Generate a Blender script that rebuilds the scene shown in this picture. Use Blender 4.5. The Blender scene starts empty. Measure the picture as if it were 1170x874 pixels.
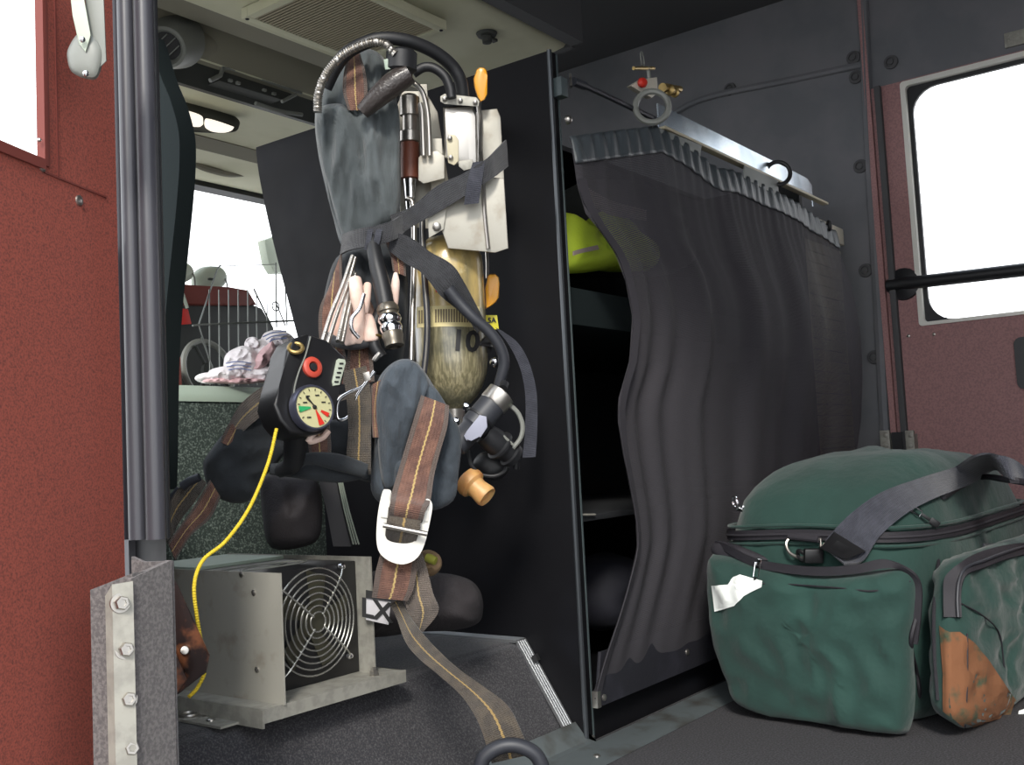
import bpy, bmesh, math, random
from mathutils import Vector, Matrix, noise
random.seed(7)
scene = bpy.context.scene
COL = scene.collection
V = Vector
# ------------------------------------------------------------------ camera
W, H, F = 1170.0, 874.0, 1174.0
EYE = V((0, 0, 0.49))
YAW, PITCH, ROLL = math.radians(36.9), math.radians(4.25), math.radians(2.9)
fw0 = V((math.cos(YAW), math.sin(YAW), 0))
rt0 = V((math.sin(YAW), -math.cos(YAW), 0))
fw = fw0 * math.cos(PITCH) + V((0, 0, 1)) * math.sin(PITCH)
up0 = rt0.cross(fw)
rt = rt0 * math.cos(ROLL) - up0 * math.sin(ROLL)
up = up0 * math.cos(ROLL) + rt0 * math.sin(ROLL)
cam = bpy.data.cameras.new('camera'); cam_o = bpy.data.objects.new('camera', cam); COL.objects.link(cam_o)
cam_o.matrix_world = Matrix(((rt.x, up.x, -fw.x, EYE.x), (rt.y, up.y, -fw.y, EYE.y), (rt.z, up.z, -fw.z, EYE.z), (0, 0, 0, 1)))
cam.sensor_fit = 'HORIZONTAL'; cam.sensor_width = 36; cam.lens = 36 * F / W
cam.clip_start = 0.02; cam.clip_end = 200
scene.camera = cam_o

def ray(px, py): return fw + rt * ((px - W / 2) / F) + up * ((H / 2 - py) / F)
def P(px, py, d): return EYE + ray(px, py) * d
def PX(px, py, x): r = ray(px, py); return EYE + r * (x / r.x)
def PY(px, py, y): r = ray(px, py); return EYE + r * (y / r.y)
def PZ(px, py, z): r = ray(px, py); return EYE + r * ((z - EYE.z) / r.z)
def PP(px, py, o, n): r = ray(px, py); return EYE + r * ((o - EYE).dot(n) / r.dot(n))

# ------------------------------------------------------------------ objects
def obj(name, bm, mat, parent=None, smooth=True, label=None, auto=35):
    me = bpy.data.meshes.new(name)
    bmesh.ops.recalc_face_normals(bm, faces=bm.faces)
    bm.to_mesh(me); bm.free()
    mats = mat if isinstance(mat, (list, tuple)) else [mat]
    for m in mats: me.materials.append(m)
    if smooth:
        me.shade_smooth()
        try: me.set_sharp_from_angle(angle=math.radians(auto))
        except Exception: pass
    o = bpy.data.objects.new(name, me); COL.objects.link(o)
    if parent is not None:
        o.parent = parent
        o.matrix_parent_inverse = WM[parent.name].inverted() if parent.name in WM else Matrix()
        if parent.name not in WM: o.matrix_parent_inverse = Matrix()
    if label: o['label'] = label
    WM[o.name] = Matrix()
    return o
WM = {}
def tag(o, label, cat, group=None, kind=None):
    o['label'] = label; o['category'] = cat
    if group: o['group'] = group
    if kind: o['kind'] = kind
    return o
def thing(name, loc, label, cat, group=None, kind=None):
    o = bpy.data.objects.new(name, None); COL.objects.link(o); o.empty_display_size = .05
    o.location = loc; WM[o.name] = Matrix.Translation(loc)
    return tag(o, label, cat, group, kind)
def struct(name, bm, mat, smooth=True, parent=None, auto=35):
    o = obj(name, bm, mat, parent, smooth, auto=auto)
    if parent is None: o['kind'] = 'structure'
    return o

# ------------------------------------------------------------------ mesh helpers
def B(): 
    bm = bmesh.new(); bm.loops.layers.uv.new('UVMap'); return bm
def box(bm, lo, hi, bev=0, seg=2, M=None, mi=0):
    lo, hi = V(lo), V(hi)
    vs = [bm.verts.new((x, y, z)) for x in (lo.x, hi.x) for y in (lo.y, hi.y) for z in (lo.z, hi.z)]
    fs = [bm.faces.new([vs[i] for i in f]) for f in ((0,1,3,2),(4,6,7,5),(0,4,5,1),(2,3,7,6),(0,2,6,4),(1,5,7,3))]
    for f in fs: f.material_index = mi
    if M is not None: bmesh.ops.transform(bm, matrix=M, verts=vs)
    if bev:
        es = list({e for f in fs for e in f.edges})
        bmesh.ops.bevel(bm, geom=es, offset=bev, segments=seg, profile=.6, affect='EDGES', material=-1)
    return vs
def obox(bm, c, ax, ay, az, sx, sy, sz, bev=0, seg=2, mi=0):
    """oriented box: centre, unit axes, full sizes"""
    M = Matrix(((ax.x, ay.x, az.x, c.x), (ax.y, ay.y, az.y, c.y), (ax.z, ay.z, az.z, c.z), (0,0,0,1)))
    return box(bm, (-sx/2, -sy/2, -sz/2), (sx/2, sy/2, sz/2), bev, seg, M, mi)
def prism(bm, pts, ext, bev=0, seg=2, mi=0):
    """polygon pts (3D, planar) extruded by vector ext"""
    a = [bm.verts.new(p) for p in pts]; b = [bm.verts.new(V(p) + V(ext)) for p in pts]
    n = len(pts); fs = [bm.faces.new(a), bm.faces.new(b[::-1])]
    for i in range(n): fs.append(bm.faces.new([a[i], a[(i+1) % n], b[(i+1) % n], b[i]]))
    for f in fs: f.material_index = mi
    if bev:
        es = list({e for f in fs[:2] for e in f.edges})
        bmesh.ops.bevel(bm, geom=es, offset=bev, segments=seg, profile=.6, affect='EDGES', material=-1)
def crom(pts, n=8, closed=False):
    """Catmull-Rom through tuples/vectors of any dimension"""
    pts = [tuple(p) for p in pts]; k = len(pts); out = []
    rng = range(k if closed else k - 1)
    for i in rng:
        if closed: p0, p1, p2, p3 = (pts[(i + j - 1) % k] for j in range(4))
        else:
            p1, p2 = pts[i], pts[i + 1]
            p0 = pts[i - 1] if i > 0 else tuple(2*a - b for a, b in zip(p1, p2))
            p3 = pts[i + 2] if i + 2 < k else tuple(2*a - b for a, b in zip(p2, p1))
        for s in range(n):
            t = s / n
            out.append(tuple(.5 * ((2*b) + (-a + c)*t + (2*a - 5*b + 4*c - d)*t*t + (-a + 3*b - 3*c + d)*t**3) for a, b, c, d in zip(p0, p1, p2, p3)))
    if not closed: out.append(pts[-1])
    return out
def tube(bm, pts, r, seg=10, n=8, ribs=0, cap=True, smooth=True, mi=0, rib=.12):
    """tube through points; r a number or a list; ribs = ring pitch in metres"""
    rs = r if isinstance(r, (list, tuple)) else [r] * len(pts)
    q = crom([(*p, rr) for p, rr in zip(pts, rs)], n) if (smooth and len(pts) > 2) else [(*p, rr) for p, rr in zip(pts, rs)]
    if ribs:
        out = []; 
        for a, b in zip(q[:-1], q[1:]):
            L = (V(b[:3]) - V(a[:3])).length; m = max(1, int(L / ribs * 3))
            for i in range(m): out.append(tuple(x + (y - x) * i / m for x, y in zip(a, b)))
        out.append(q[-1]); q = out
    P3 = [V(p[:3]) for p in q]; R = [p[3] for p in q]
    if ribs: 
        acc = 0
        for i in range(len(P3)):
            if i: acc += (P3[i] - P3[i-1]).length
            R[i] *= 1 + rib * math.cos(acc / ribs * 2 * math.pi)
    T = [(P3[min(i+1, len(P3)-1)] - P3[max(i-1, 0)]).normalized() for i in range(len(P3))]
    nrm = T[0].orthogonal().normalized(); rings = []
    uv = bm.loops.layers.uv.active
    for i, p in enumerate(P3):
        nrm = (nrm - T[i] * nrm.dot(T[i])).normalized(); bi = T[i].cross(nrm)
        rings.append([bm.verts.new(p + (nrm * math.cos(2*math.pi*k/seg) + bi * math.sin(2*math.pi*k/seg)) * R[i]) for k in range(seg)])
    for a, b in zip(rings[:-1], rings[1:]):
        for k in range(seg):
            f = bm.faces.new([a[k], a[(k+1) % seg], b[(k+1) % seg], b[k]]); f.material_index = mi
    if cap:
        for rr_ in (rings[0][::-1], rings[-1]):
            f = bm.faces.new(rr_); f.material_index = mi
def lathe(bm, o, ax, prof, seg=28, mi=0, cap=True):
    """prof = [(t along axis, radius)]"""
    ax = V(ax).normalized(); n = ax.orthogonal().normalized(); b = ax.cross(n); rings = []
    for t, r in prof:
        c = V(o) + ax * t
        if r < 1e-6: rings.append([bm.verts.new(c)])
        else: rings.append([bm.verts.new(c + (n * math.cos(2*math.pi*k/seg) + b * math.sin(2*math.pi*k/seg)) * r) for k in range(seg)])
    for a, c in zip(rings[:-1], rings[1:]):
        for k in range(seg):
            k2 = (k + 1) % seg
            if len(a) == 1 and len(c) == 1: continue
            if len(a) == 1: f = bm.faces.new([a[0], c[k2], c[k]])
            elif len(c) == 1: f = bm.faces.new([a[k], a[k2], c[0]])
            else: f = bm.faces.new([a[k], a[k2], c[k2], c[k]])
            f.material_index = mi
    if cap:
        for r_, rev in ((rings[0], True), (rings[-1], False)):
            if len(r_) > 1:
                f = bm.faces.new(r_[::-1] if rev else r_); f.material_index = mi
def ring(bm, c, nrm, R, r, seg=28, ms=8, a0=0, a1=2*math.pi):
    nrm = V(nrm).normalized(); u = nrm.orthogonal().normalized(); w = nrm.cross(u)
    full = abs(a1 - a0 - 2*math.pi) < 1e-6
    rings = []
    for i in range(seg if full else seg + 1):
        a = a0 + (a1 - a0) * i / seg; d = u * math.cos(a) + w * math.sin(a)
        rings.append([bm.verts.new(V(c) + d * (R + r * math.cos(2*math.pi*k/ms)) + nrm * r * math.sin(2*math.pi*k/ms)) for k in range(ms)])
    m = len(rings)
    for i in range(m if full else m - 1):
        a, b = rings[i], rings[(i+1) % m]
        for k in range(ms): bm.faces.new([a[k], b[k], b[(k+1) % ms], a[(k+1) % ms]])
    if not full: bm.faces.new(rings[0]); bm.faces.new(rings[-1][::-1])
def ribbon(bm, edges, th=.0025, n=8, mi=0, wav=0, um=1.0):
    """edges = [(left point, right point)]; a webbing strip with thickness; UV u across 0..1, v along in metres"""
    q = crom([(*a, *b) for a, b in edges], n)
    L = [V(p[:3]) for p in q]; R = [V(p[3:]) for p in q]; C = [(a + b) / 2 for a, b in zip(L, R)]
    K = 6; rows = []; v = 0; uv = bm.loops.layers.uv.active
    for i in range(len(q)):
        if i: v += (C[i] - C[i-1]).length
        T = (C[min(i+1, len(C)-1)] - C[max(i-1, 0)])
        N = (R[i] - L[i]).cross(T)
        N = N.normalized() if N.length > 1e-9 else V((0, 0, 1))
        if (EYE - C[i]).dot(N) < 0 and False: N = -N
        rr = []
        for k in range(K + 1):
            s = k / K; p = L[i].lerp(R[i], s)
            p = p + N * (wav * noise.noise(p * 30))
            rr.append((p, N, s))
        rows.append((rr, v))
    top = []; bot = []
    for rr, v in rows:
        top.append([(bm.verts.new(p + n_ * th / 2), s, v) for p, n_, s in rr]); bot.append([(bm.verts.new(p - n_ * th / 2), s, v) for p, n_, s in rr])
    def face(l):
        f = bm.faces.new([x[0] for x in l]); f.material_index = mi
        for lp, x in zip(f.loops, l): lp[uv].uv = (x[1], x[2])
    for i in range(len(top) - 1):
        for k in range(K):
            face([top[i][k], top[i][k+1], top[i+1][k+1], top[i+1][k]])
            face([bot[i][k], bot[i+1][k], bot[i+1][k+1], bot[i][k+1]])
        face([top[i][0], top[i+1][0], bot[i+1][0], bot[i][0]]); face([top[i][K], bot[i][K], bot[i+1][K], top[i+1][K]])
    for i in (0, len(top) - 1):
        for k in range(K): face([top[i][k], bot[i][k], bot[i][k+1], top[i][k+1]])
def strap(bm, rows, th=.0025, n=8, mi=0, wav=0):
    """rows of (lx, ly, rx, ry, dl[, dr]) in photograph pixels and depth"""
    ribbon(bm, [(P(r[0], r[1], r[4]), P(r[2], r[3], r[5] if len(r) > 5 else r[4])) for r in rows], th, n, mi, wav)
def puff(bm, outline, nrm, front, back=.01, rings=9, n=5, pw=2.4, noise_amp=0, noise_scale=12, stretch=None, sm=True, mi=0, c=None, crease=1.6):
    """closed soft pad over a star-shaped outline, bulging along nrm"""
    nrm = V(nrm).normalized()
    o = [V(p) for p in (crom(outline, n, True) if sm else outline)]
    c = V(c) if c is not None else sum(o, V()) / len(o); N = len(o)
    uv = bm.loops.layers.uv.active
    def lay(h, sign):
        rr = []
        for j in range(rings):
            t = 1 - j / rings; row = []
            for p in o:
                q = c.lerp(p, t); k = (1 - t ** pw) ** (1 / pw) if j else 0
                nz = 0
                if noise_amp and j:
                    s = q * noise_scale
                    if stretch: s = V((s.x * stretch[0], s.y * stretch[1], s.z * stretch[2]))
                    nz = noise_amp * (noise.noise(s) + .5 * noise.noise(s * 2.3) + crease * (.25 - abs(noise.noise(s * 1.7 + V((9, 3, 1)))))) * min(1, j / 2)
                row.append(q + nrm * (sign * h * k + nz))
            rr.append(row)
        return rr
    F_, Bk = lay(front, 1), lay(back, -1)
    rim = [bm.verts.new(p) for p in F_[0]]
    for L, s in ((F_, 1), (Bk, -1)):
        prev = rim
        for row in L[1:]:
            cur = [bm.verts.new(p) for p in row]
            for k in range(N):
                f = bm.faces.new([prev[k], prev[(k+1) % N], cur[(k+1) % N], cur[k]]); f.material_index = mi
            prev = cur
        cc = bm.verts.new(c + nrm * (front if s > 0 else -back))
        for k in range(N):
            f = bm.faces.new([prev[k], prev[(k+1) % N], cc]); f.material_index = mi
def plate(bm, outline, nrm, th, bev=0, mi=0, holes=None):
    prism(bm, [V(p) for p in outline], V(nrm).normalized() * th, bev, 2, mi)
def pxs(pts, d): return [P(a, b, d) for a, b in pts]
def bolt(bm, c, nrm, r=.006, h=.004, hexa=False):
    nrm = V(nrm).normalized()
    if hexa:
        lathe(bm, c, nrm, [(0, r*1.45), (h*.25, r*1.45), (h*.3, r*1.4)], 24)
        lathe(bm, c + nrm * h * .28, nrm, [(0, r*1.05), (h*.8, r*1.05), (h, r*.9), (h, r*.55), (h*.75, r*.5)], 6)
    else:
        lathe(bm, c, nrm, [(0, r), (h*.5, r*.95), (h*.85, r*.6), (h, 0)], 16)
def text(name, s, c, xdir, ydir, size, mat, parent, th=.0006, bold=False, wrap=None):
    """text as a mesh: centred at c, baseline along xdir"""
    cu = bpy.data.curves.new(name, 'FONT'); cu.body = s; cu.align_x = 'CENTER'; cu.align_y = 'CENTER'; cu.size = size; cu.extrude = th; cu.resolution_u = 3
    if bold: cu.offset = size * .03
    to = bpy.data.objects.new('tmp', cu); COL.objects.link(to)
    dg = bpy.context.evaluated_depsgraph_get(); me = bpy.data.meshes.new_from_object(to.evaluated_get(dg))
    bpy.data.objects.remove(to)
    bm = bmesh.new(); bm.from_mesh(me); bpy.data.meshes.remove(me)
    if wrap: bmesh.ops.subdivide_edges(bm, edges=[e for e in bm.edges if e.calc_length() > size*.15], cuts=2)
    xd, yd = V(xdir).normalized(), V(ydir).normalized(); zd = xd.cross(yd)
    for v in bm.verts:
        p = V(c) + xd * v.co.x + yd * v.co.y + zd * v.co.z
        if wrap: p = wrap(p, v.co.z)
        v.co = p
    return obj(name, bm, mat, parent, smooth=False)

# ------------------------------------------------------------------ materials
def mat(name, col, rough=.6, metal=0, **k):
    m = bpy.data.materials.new(name); m.use_nodes = True; nt = m.node_tree; nd = nt.nodes; ln = nt.links
    b = nd['Principled BSDF']; b.inputs['Base Color'].default_value = (*col, 1); b.inputs['Roughness'].default_value = rough; b.inputs['Metallic'].default_value = metal
    if 'spec' in k: b.inputs['Specular IOR Level'].default_value = k['spec']
    if 'coat' in k: b.inputs['Coat Weight'].default_value = k['coat']; b.inputs['Coat Roughness'].default_value = .15
    if 'trans' in k: b.inputs['Transmission Weight'].default_value = k['trans']
    if 'sss' in k: b.inputs['Subsurface Weight'].default_value = k['sss']; b.inputs['Subsurface Scale'].default_value = .02
    if 'sheen' in k: b.inputs['Sheen Weight'].default_value = k['sheen']
    tc = nd.new('ShaderNodeTexCoord')
    def nz(scale, detail=3, stretch=(1,1,1), rgh=.55):
        mp = nd.new('ShaderNodeMapping'); mp.inputs['Scale'].default_value = stretch; ln.new(tc.outputs['Object'], mp.inputs[0])
        t = nd.new('ShaderNodeTexNoise'); t.inputs['Scale'].default_value = scale; t.inputs['Detail'].default_value = detail; t.inputs['Roughness'].default_value = rgh
        ln.new(mp.outputs[0], t.inputs['Vector']); return t.outputs[0]
    if 'col2' in k:     # second colour speckled / mottled over the first
        t = nz(k.get('cs', 8), k.get('cd', 4), k.get('cst', (1,1,1)))
        r = nd.new('ShaderNodeValToRGB'); lo, hi = k.get('cr', (.42, .6))
        r.color_ramp.elements[0].position = lo; r.color_ramp.elements[1].position = hi
        r.color_ramp.elements[0].color = (*col, 1); r.color_ramp.elements[1].color = (*k['col2'], 1)
        ln.new(t, r.inputs[0]); out = r.outputs[0]
        if 'col3' in k:
            t3 = nz(k.get('cs3', 3), 4); r3 = nd.new('ShaderNodeValToRGB'); r3.color_ramp.elements[0].position, r3.color_ramp.elements[1].position = k.get('cr3', (.5, .65))
            mx = nd.new('ShaderNodeMix'); mx.data_type = 'RGBA'; ln.new(t3, r3.inputs[0]); ln.new(r3.outputs[0], mx.inputs[0]); ln.new(out, mx.inputs[6]); mx.inputs[7].default_value = (*k['col3'], 1); out = mx.outputs[2]
        ln.new(out, b.inputs['Base Color'])
    if 'bump' in k:
        t = nz(k.get('bs', 200), k.get('bd', 2), k.get('bst', (1,1,1)))
        bp = nd.new('ShaderNodeBump'); bp.inputs['Strength'].default_value = k['bump']; bp.inputs['Distance'].default_value = k.get('bdist', .002)
        ln.new(t, bp.inputs['Height']); last = bp
        if 'bump2' in k:
            t2 = nz(k.get('bs2', 15), 4, k.get('bst2', (1,1,1))); bp2 = nd.new('ShaderNodeBump'); bp2.inputs['Strength'].default_value = k['bump2']; bp2.inputs['Distance'].default_value = k.get('bdist2', .01)
            ln.new(t2, bp2.inputs['Height']); ln.new(bp.outputs[0], bp2.inputs['Normal']); last = bp2
        ln.new(last.outputs[0], b.inputs['Normal'])
    if 'rvar' in k:
        t = nz(k.get('rs', 20), 4); mr = nd.new('ShaderNodeMapRange'); mr.inputs[3].default_value = rough - k['rvar']; mr.inputs[4].default_value = rough + k['rvar']
        ln.new(t, mr.inputs[0]); ln.new(mr.outputs[0], b.inputs['Roughness'])
    return m
def srgb(r, g, b): 
    f = lambda c: (c/255/12.92) if c/255 <= .04045 else ((c/255 + .055)/1.055)**2.4
    return (f(r), f(g), f(b))
def webbing(name, col, col2, stripe, swid=.06, ribs=420, edge=None):
    """woven webbing: UV u across, v along in metres; a stripe down the middle"""
    m = mat(name, col, .85, sheen=.2); nt = m.node_tree; nd = nt.nodes; ln = nt.links; b = nd['Principled BSDF']
    uvn = nd.new('ShaderNodeUVMap'); sp = nd.new('ShaderNodeSeparateXYZ'); ln.new(uvn.outputs[0], sp.inputs[0])
    def mth(op, a, bb=None, c=None):
        n = nd.new('ShaderNodeMath'); n.operation = op
        for i, x in enumerate((a, bb, c)):
            if x is None: continue
            if hasattr(x, 'name') or hasattr(x, 'links'): ln.new(x, n.inputs[i])
            else: n.inputs[i].default_value = x
        return n.outputs[0]
    u, v = sp.outputs[0], sp.outputs[1]
    # mottled base
    t = nd.new('ShaderNodeTexNoise'); t.inputs['Scale'].default_value = 60; ln.new(uvn.outputs[0], t.inputs['Vector'])
    tc = nd.new('ShaderNodeTexCoord'); ln.new(tc.outputs['Object'], t.inputs['Vector'])
    rp = nd.new('ShaderNodeValToRGB'); rp.color_ramp.elements[0].position = .4; rp.color_ramp.elements[1].position = .62
    rp.color_ramp.elements[0].color = (*col, 1); rp.color_ramp.elements[1].color = (*col2, 1); ln.new(t.outputs[0], rp.inputs[0])
    # wobble stripe
    w = mth('MULTIPLY', mth('SINE', mth('MULTIPLY', v, 900)), .008)
    d = mth('ABSOLUTE', mth('SUBTRACT', mth('ADD', u, w), .5)); s = mth('LESS_THAN', d, swid / 2)
    mx = nd.new('ShaderNodeMix'); mx.data_type = 'RGBA'; ln.new(s, mx.inputs[0]); ln.new(rp.outputs[0], mx.inputs[6]); mx.inputs[7].default_value = (*stripe, 1)
    out = mx.outputs[2]
    if edge:
        e = mth('GREATER_THAN', mth('ABSOLUTE', mth('SUBTRACT', u, .5)), .36); m2 = nd.new('ShaderNodeMix'); m2.data_type = 'RGBA'
        ln.new(e, m2.inputs[0]); ln.new(out, m2.inputs[6]); m2.inputs[7].default_value = (*edge, 1); out = m2.outputs[2]
    ln.new(out, b.inputs['Base Color'])
    h = mth('ADD', mth('SINE', mth('MULTIPLY', v, ribs * 6.283)), mth('MULTIPLY', mth('SINE', mth('MULTIPLY', u, 70)), .7))
    bp = nd.new('ShaderNodeBump'); bp.inputs['Strength'].default_value = .6; bp.inputs['Distance'].default_value = .0008; ln.new(h, bp.inputs['Height']); ln.new(bp.outputs[0], b.inputs['Normal'])
    return m
M = {}
M['red_door'] = mat('red_door', srgb(156, 78, 64), .75, col2=srgb(104, 54, 48), cs=480, cd=3, cr=(.42, .7), bump=.25, bs=420, bdist=.0006)
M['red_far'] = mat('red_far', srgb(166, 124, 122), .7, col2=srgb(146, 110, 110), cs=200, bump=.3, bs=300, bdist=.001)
M['vinyl'] = mat('vinyl', srgb(112, 112, 116), .72, bump=.3, bs=160, bdist=.0008, col2=srgb(102, 104, 108), cs=5)  # base grey lightened, putting some haze into the wall colour
M['vinyl_dark'] = mat('vinyl_dark', srgb(78, 78, 80), .75, bump=.4, bs=160, bdist=.001)
M['headliner'] = mat('headliner', srgb(206, 204, 178), .8, bump=.15, bs=90, bdist=.001, col2=srgb(196, 194, 166), cs=4)
M['head_grey'] = mat('head_grey', srgb(128, 124, 108), .7, bump=.2, bs=120, bdist=.001)
M['head_dark'] = mat('head_dark', srgb(52, 54, 50), .7)
M['black_coat'] = mat('black_coat', srgb(15, 15, 18), .6, bump=.25, bs=350, bdist=.0006, rvar=.08, spec=.15, col2=srgb(20, 21, 26), cs=5, cr=(.5, .75))
M['black_edge'] = mat('black_edge', srgb(70, 74, 78), .35, metal=.6)
M['flange'] = mat('flange', srgb(66, 76, 78), .5, bump=.25, bs=350, bdist=.0008)
M['locker_in'] = mat('locker_in', srgb(26, 28, 31), .7)
M['blue_black'] = mat('blue_black', srgb(24, 31, 32), .85, spec=.15, bump=.3, bs=300, bdist=.0008)
M['carpet'] = mat('carpet', srgb(42, 42, 46), .95, col2=srgb(80, 78, 80), cs=380, cd=3, cr=(.45, .7), bump=.6, bs=330, bdist=.0015, bump2=.2, bs2=9, sheen=.1)
M['floor'] = mat('floor', srgb(48, 47, 50), .95, col2=srgb(70, 69, 72), cs=300, cr=(.45, .6), bump=.8, bs=260, bdist=.002)
M['felt'] = mat('felt', srgb(84, 80, 80), 1, col2=srgb(108, 103, 102), cs=300, cd=3, bump=.6, bs=400, bdist=.001, sheen=.2)
M['cover_tex'] = mat('cover_tex', srgb(56, 66, 62), .5, col2=srgb(120, 132, 124), cs=190, cd=2, cr=(.5, .66), bump=.8, bs=150, bdist=.002)
M['pale_trim'] = mat('pale_trim', srgb(150, 164, 150), .55, bump=.1, bs=100)
M['alu'] = mat('alu', srgb(190, 192, 194), .38, metal=.9, rvar=.1, rs=40, bump=.1, bs=40, bst=(1, 1, 30), bdist=.0005)
M['alu_dull'] = mat('alu_dull', srgb(160, 158, 149), .55, metal=.3, col2=srgb(144, 142, 134), cs=60, rvar=.1)
M['alu_old'] = mat('alu_old', srgb(168, 165, 155), .5, metal=.3, col2=srgb(138, 128, 112), cs=22, cr=(.52, .78), rvar=.15, bump=.15, bs=80, bdist=.001)
M['steel_sheet'] = mat('steel_sheet', srgb(196, 206, 214), .24, metal=.9, col2=srgb(166, 178, 188), cs=9, rvar=.08)
M['threshold'] = mat('threshold', srgb(112, 120, 122), .45, metal=.5, col2=srgb(84, 82, 78), cs=14, cr=(.5, .7), rvar=.1)
M['chrome'] = mat('chrome', srgb(225, 225, 228), .12, metal=1)
M['chrome_soft'] = mat('chrome_soft', srgb(176, 172, 166), .34, metal=.95, rvar=.1, rs=60)
M['white_metal'] = mat('white_metal', srgb(226, 224, 216), .4, metal=.15, rvar=.1)
M['rubber'] = mat('rubber', srgb(46, 48, 54), .5, bump=.1, bs=80)
M['rubber_dk'] = mat('rubber_dk', srgb(26, 27, 30), .5, bump=.1, bs=80)
M['seal'] = mat('seal', srgb(62, 62, 68), .38, bump=.1, bs=60, bdist=.0008)
M['seal_lt'] = mat('seal_lt', srgb(88, 88, 92), .45)
M['blk_plastic'] = mat('blk_plastic', srgb(22, 22, 24), .38, bump=.15, bs=300, bdist=.0005)
M['pad'] = mat('pad', srgb(64, 72, 80), .9, col2=srgb(50, 57, 64), cs=14, bump=.6, bs=900, bdist=.0008, bump2=.8, bs2=30, bst2=(1, 1, .4), bdist2=.014, sheen=.15)
M['pad_dk'] = mat('pad_dk', srgb(38, 42, 46), .9, col2=srgb(30, 33, 37), cs=14, bump=.6, bs=900, bdist=.0008, bump2=.3, bs2=24, sheen=.1)
M['pad_up'] = mat('pad_up', srgb(80, 86, 88), .92, col2=srgb(62, 68, 70), cs=10, bump=.5, bs=900, bdist=.0008, bump2=.7, bs2=22, bst2=(1, 1, .22), bdist2=.014, sheen=.2)
M['web_brown'] = webbing('web_brown', srgb(92, 64, 55), srgb(118, 84, 70), srgb(186, 160, 104), .05, edge=srgb(88, 76, 70))
M['web_grey'] = webbing('web_grey', srgb(88, 80, 74), srgb(104, 94, 86), srgb(176, 152, 104), .06)
M['web_olive'] = webbing('web_olive', srgb(66, 60, 54), srgb(80, 72, 62), srgb(148, 124, 78), .07)
M['web_black'] = webbing('web_black', srgb(42, 43, 47), srgb(52, 53, 57), srgb(48, 49, 53), .05)
M['web_slate'] = webbing('web_slate', srgb(50, 52, 62), srgb(60, 62, 72), srgb(56, 58, 68), .05)
M['orange'] = mat('orange', srgb(236, 164, 40), .35, sss=.1, coat=.2)
M['amber'] = mat('amber', srgb(204, 160, 104), .45, sss=.3, col2=srgb(184, 134, 82), cs=30)
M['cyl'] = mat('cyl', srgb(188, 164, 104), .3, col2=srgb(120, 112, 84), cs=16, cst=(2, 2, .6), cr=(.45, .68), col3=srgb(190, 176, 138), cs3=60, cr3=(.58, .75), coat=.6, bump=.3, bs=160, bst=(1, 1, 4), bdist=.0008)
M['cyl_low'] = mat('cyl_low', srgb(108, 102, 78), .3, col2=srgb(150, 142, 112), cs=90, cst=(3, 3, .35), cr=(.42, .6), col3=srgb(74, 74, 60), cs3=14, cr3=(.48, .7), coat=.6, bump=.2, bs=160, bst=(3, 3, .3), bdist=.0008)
M['label_cream'] = mat('label_cream', srgb(206, 192, 140), .5)
M['ink'] = mat('ink', srgb(24, 24, 26), .6)
M['ink_red'] = mat('ink_red', srgb(180, 40, 34), .6)
M['yellow'] = mat('yellow', srgb(222, 210, 50), .5)
M['yellow_cord'] = mat('yellow_cord', srgb(206, 180, 40), .7, bump=.9, bs=500, bdist=.001, bst=(1, 1, 1))
M['dial'] = mat('dial', srgb(184, 180, 138), .4)
M['green'] = mat('green', srgb(40, 150, 90), .5); M['redp'] = mat('redp', srgb(196, 44, 30), .5)
M['red_ring'] = mat('red_ring', srgb(184, 70, 54), .45)
M['brown_sleeve'] = mat('brown_sleeve', srgb(112, 62, 46), .5, bump=.3, bs=300)
M['lilac'] = mat('lilac', srgb(150, 152, 168), .5)
M['glove'] = mat('glove', srgb(236, 214, 202), .85, col2=srgb(220, 190, 176), cs=22, bump=.4, bs=60, bdist=.002)
M['glove_dk'] = mat('glove_dk', srgb(176, 140, 124), .85, col2=srgb(204, 170, 154), cs=22, bump=.4, bs=60, bdist=.002)
M['bag_green'] = mat('bag_green', srgb(24, 54, 48), .85, col2=srgb(29, 63, 56), cs=4, bump=.5, bs=1100, bdist=.0006, bump2=.45, bs2=9, bdist2=.02, sheen=.15)
M['bag_black'] = mat('bag_black', srgb(40, 38, 44), .8, bump=.5, bs=700, bdist=.0008)
M['zip'] = mat('zip', srgb(36, 34, 40), .6, bump=.8, bs=900, bdist=.001)
M['bag_stain'] = mat('bag_stain', srgb(122, 80, 52), .9, col2=srgb(62, 74, 56), cs=20, cr=(.5, .62), bump=.5, bs=1100, bdist=.0006, bump2=.4, bs2=12, bdist2=.02)
M['reflect'] = mat('reflect', srgb(236, 240, 236), .35, bump=.4, bs=50, bdist=.003)
M['hem'] = mat('hem', srgb(66, 72, 76), .42, bump=.3, bs=200, bdist=.001, bump2=.5, bs2=30, bst2=(2, 2, .2), bdist2=.008)
M['hem_light'] = mat('hem_light', srgb(128, 132, 128), .6)
M['batten'] = mat('batten', srgb(30, 30, 36), .55, bump=.3, bs=120, col2=srgb(44, 44, 52), cs=20, cr=(.5, .8))
M['cream'] = mat('cream', srgb(206, 200, 184), .5)
M['ivory'] = mat('ivory', srgb(186, 178, 152), .5)
M['hivis'] = mat('hivis', srgb(214, 240, 70), .7, bump=.3, bs=500, bdist=.001, bump2=.5, bs2=20)
M['silver_tape'] = mat('silver_tape', srgb(176, 160, 156), .5)
M['jacket_dk'] = mat('jacket_dk', srgb(44, 46, 44), .85, bump=.4, bs=200, bump2=.5, bs2=18)
M['cloth_white'] = mat('cloth_white', srgb(214, 208, 210), .9, bump=.4, bs=300, bdist=.001, bump2=.6, bs2=30, sheen=.2)
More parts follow.
